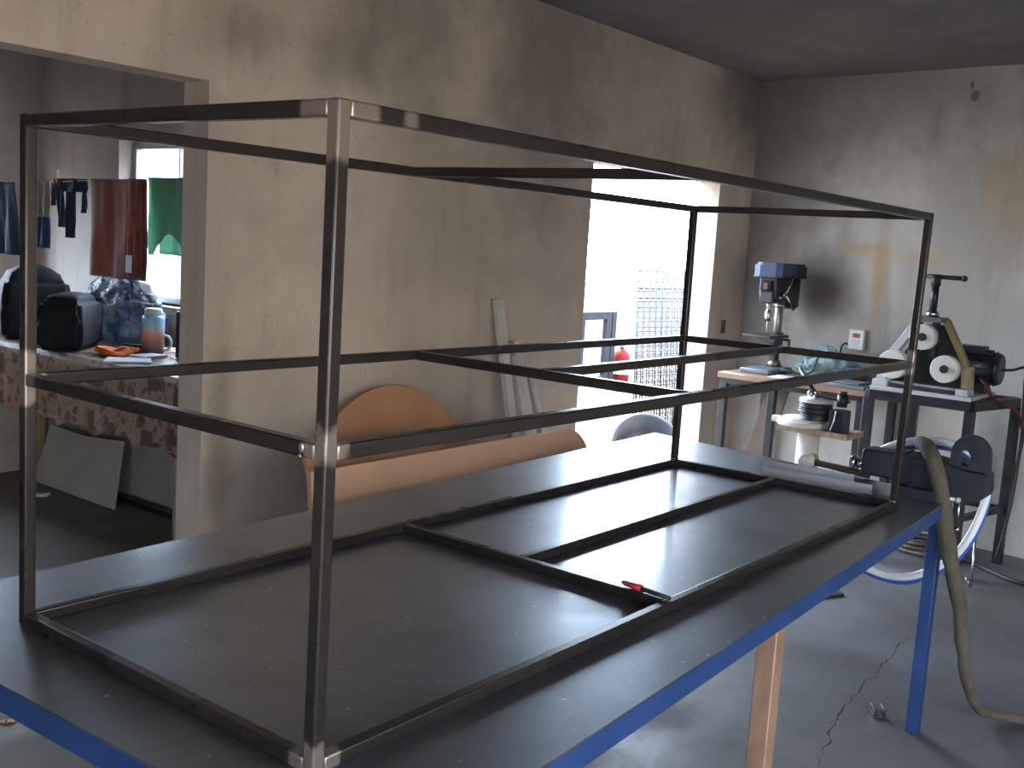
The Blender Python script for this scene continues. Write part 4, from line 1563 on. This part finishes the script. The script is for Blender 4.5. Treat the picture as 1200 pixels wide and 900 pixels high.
for y in (3.06, 4.125, 4.135):
    pg = B()
    bm_box(pg, (-0.006, y - 0.004, -0.02), (0.006, y + 0.004, 0.045), 0.001)
    o = place(ob('clothes_peg', pg, M_peg), (LX, 0, LZ))
    tag(o, 'wooden peg on clothesline above the green shirt' if y < 3.5 else ('left wooden peg of the pair above navy trousers' if y > 4.13 else 'right wooden peg of the pair above navy trousers'), 'clothes peg', 'clothes pegs')

# ------------------------------------------------------------------ the yard outside the doorway
wf = thing('loose_window_frame', 'grey metal window frame standing in the bright yard', 'window frame', (9.35, 5.78, -0.02))
for nm, lo, hi in (('stile', (-0.36, -0.03, 0.0), (-0.28, 0.03, 0.84)), ('stile', (0.16, -0.03, 0.0), (0.26, 0.03, 0.84)), ('stile', (0.28, -0.03, 0.0), (0.37, 0.03, 0.84)),
                   ('rail', (-0.28, -0.03, 0.75), (0.16, 0.03, 0.84)), ('rail', (-0.28, -0.03, 0.0), (0.16, 0.03, 0.09))):
    bm = B()
    bm_box(bm, lo, hi, 0.006)
    ob(nm, bm, M_darkalu, wf)
ex = thing('red_canister', 'red fire extinguisher standing in yard beside metal window frame', 'extinguisher', (9.86, 5.74, -0.02))
bm = B()
bm_lathe(bm, [(0, 0), (0.10, 0), (0.105, 0.01), (0.105, 0.30), (0.09, 0.35), (0.05, 0.385), (0.03, 0.40), (0, 0.40)], 24)
ob('cylinder', bm, M_extred, ex)
bm = B()
bm_cyl(bm, (0, 0, 0.40), (0, 0, 0.43), 0.025, None, 12)
bm_bar(bm, (-0.08, 0, 0.44), (0.06, 0, 0.45), 0.03, 0.015)
ob('valve', bm, M_black, ex)
bm = B()
bm_cyl(bm, (0, 0, 0.10), (0, 0, 0.16), 0.1065, None, 24)
ob('label_band', bm, M_plug, ex)


def wire_panel(loc, rz, w, hgt, step, tilt, label):
    bm = B()
    n_ = int(w / step)
    for k in range(n_ + 1):
        x = -w / 2 + w * k / n_
        bm_cyl(bm, (x, 0, 0), (x, 0, hgt), 0.006, None, 5)
    n_ = int(hgt / step)
    for k in range(n_ + 1):
        z = hgt * k / n_
        bm_cyl(bm, (-w / 2, 0.005, z), (w / 2, 0.005, z), 0.006, None, 5)
    o = ob('wire_panel', bm, M_wire)
    place(o, loc, rot=(R(tilt), 0, rz))
    return tag(o, label, 'wire mesh', 'welded mesh panels in the yard')


wire_panel((6.55, 3.20, -0.01), R(-5), 0.86, 1.40, 0.075, -3, 'nearest welded wire mesh panel standing outside the doorway')
wire_panel((6.78, 3.32, -0.01), R(-8), 0.80, 1.42, 0.075, -4, 'middle welded wire mesh panel of the yard stack')
wire_panel((7.0, 3.46, -0.01), R(-6), 0.80, 1.40, 0.075, -4, 'rearmost welded wire mesh panel of the yard stack')
tb = B()
bm_lathe(tb, [(0.0, 0.0), (0.17, 0.0), (0.19, 0.02), (0.225, 0.18), (0.24, 0.19), (0.24, 0.205), (0.215, 0.20), (0.175, 0.03), (0.0, 0.012)], 40)
tub = ob('plastic_tub', tb, M_tubblue)
place(tub, (5.36, 2.70, 0.14), rot=(R(60), 0, R(-50)))
tag(tub, 'pale blue plastic tub tipped on its side outside the doorway', 'tub')
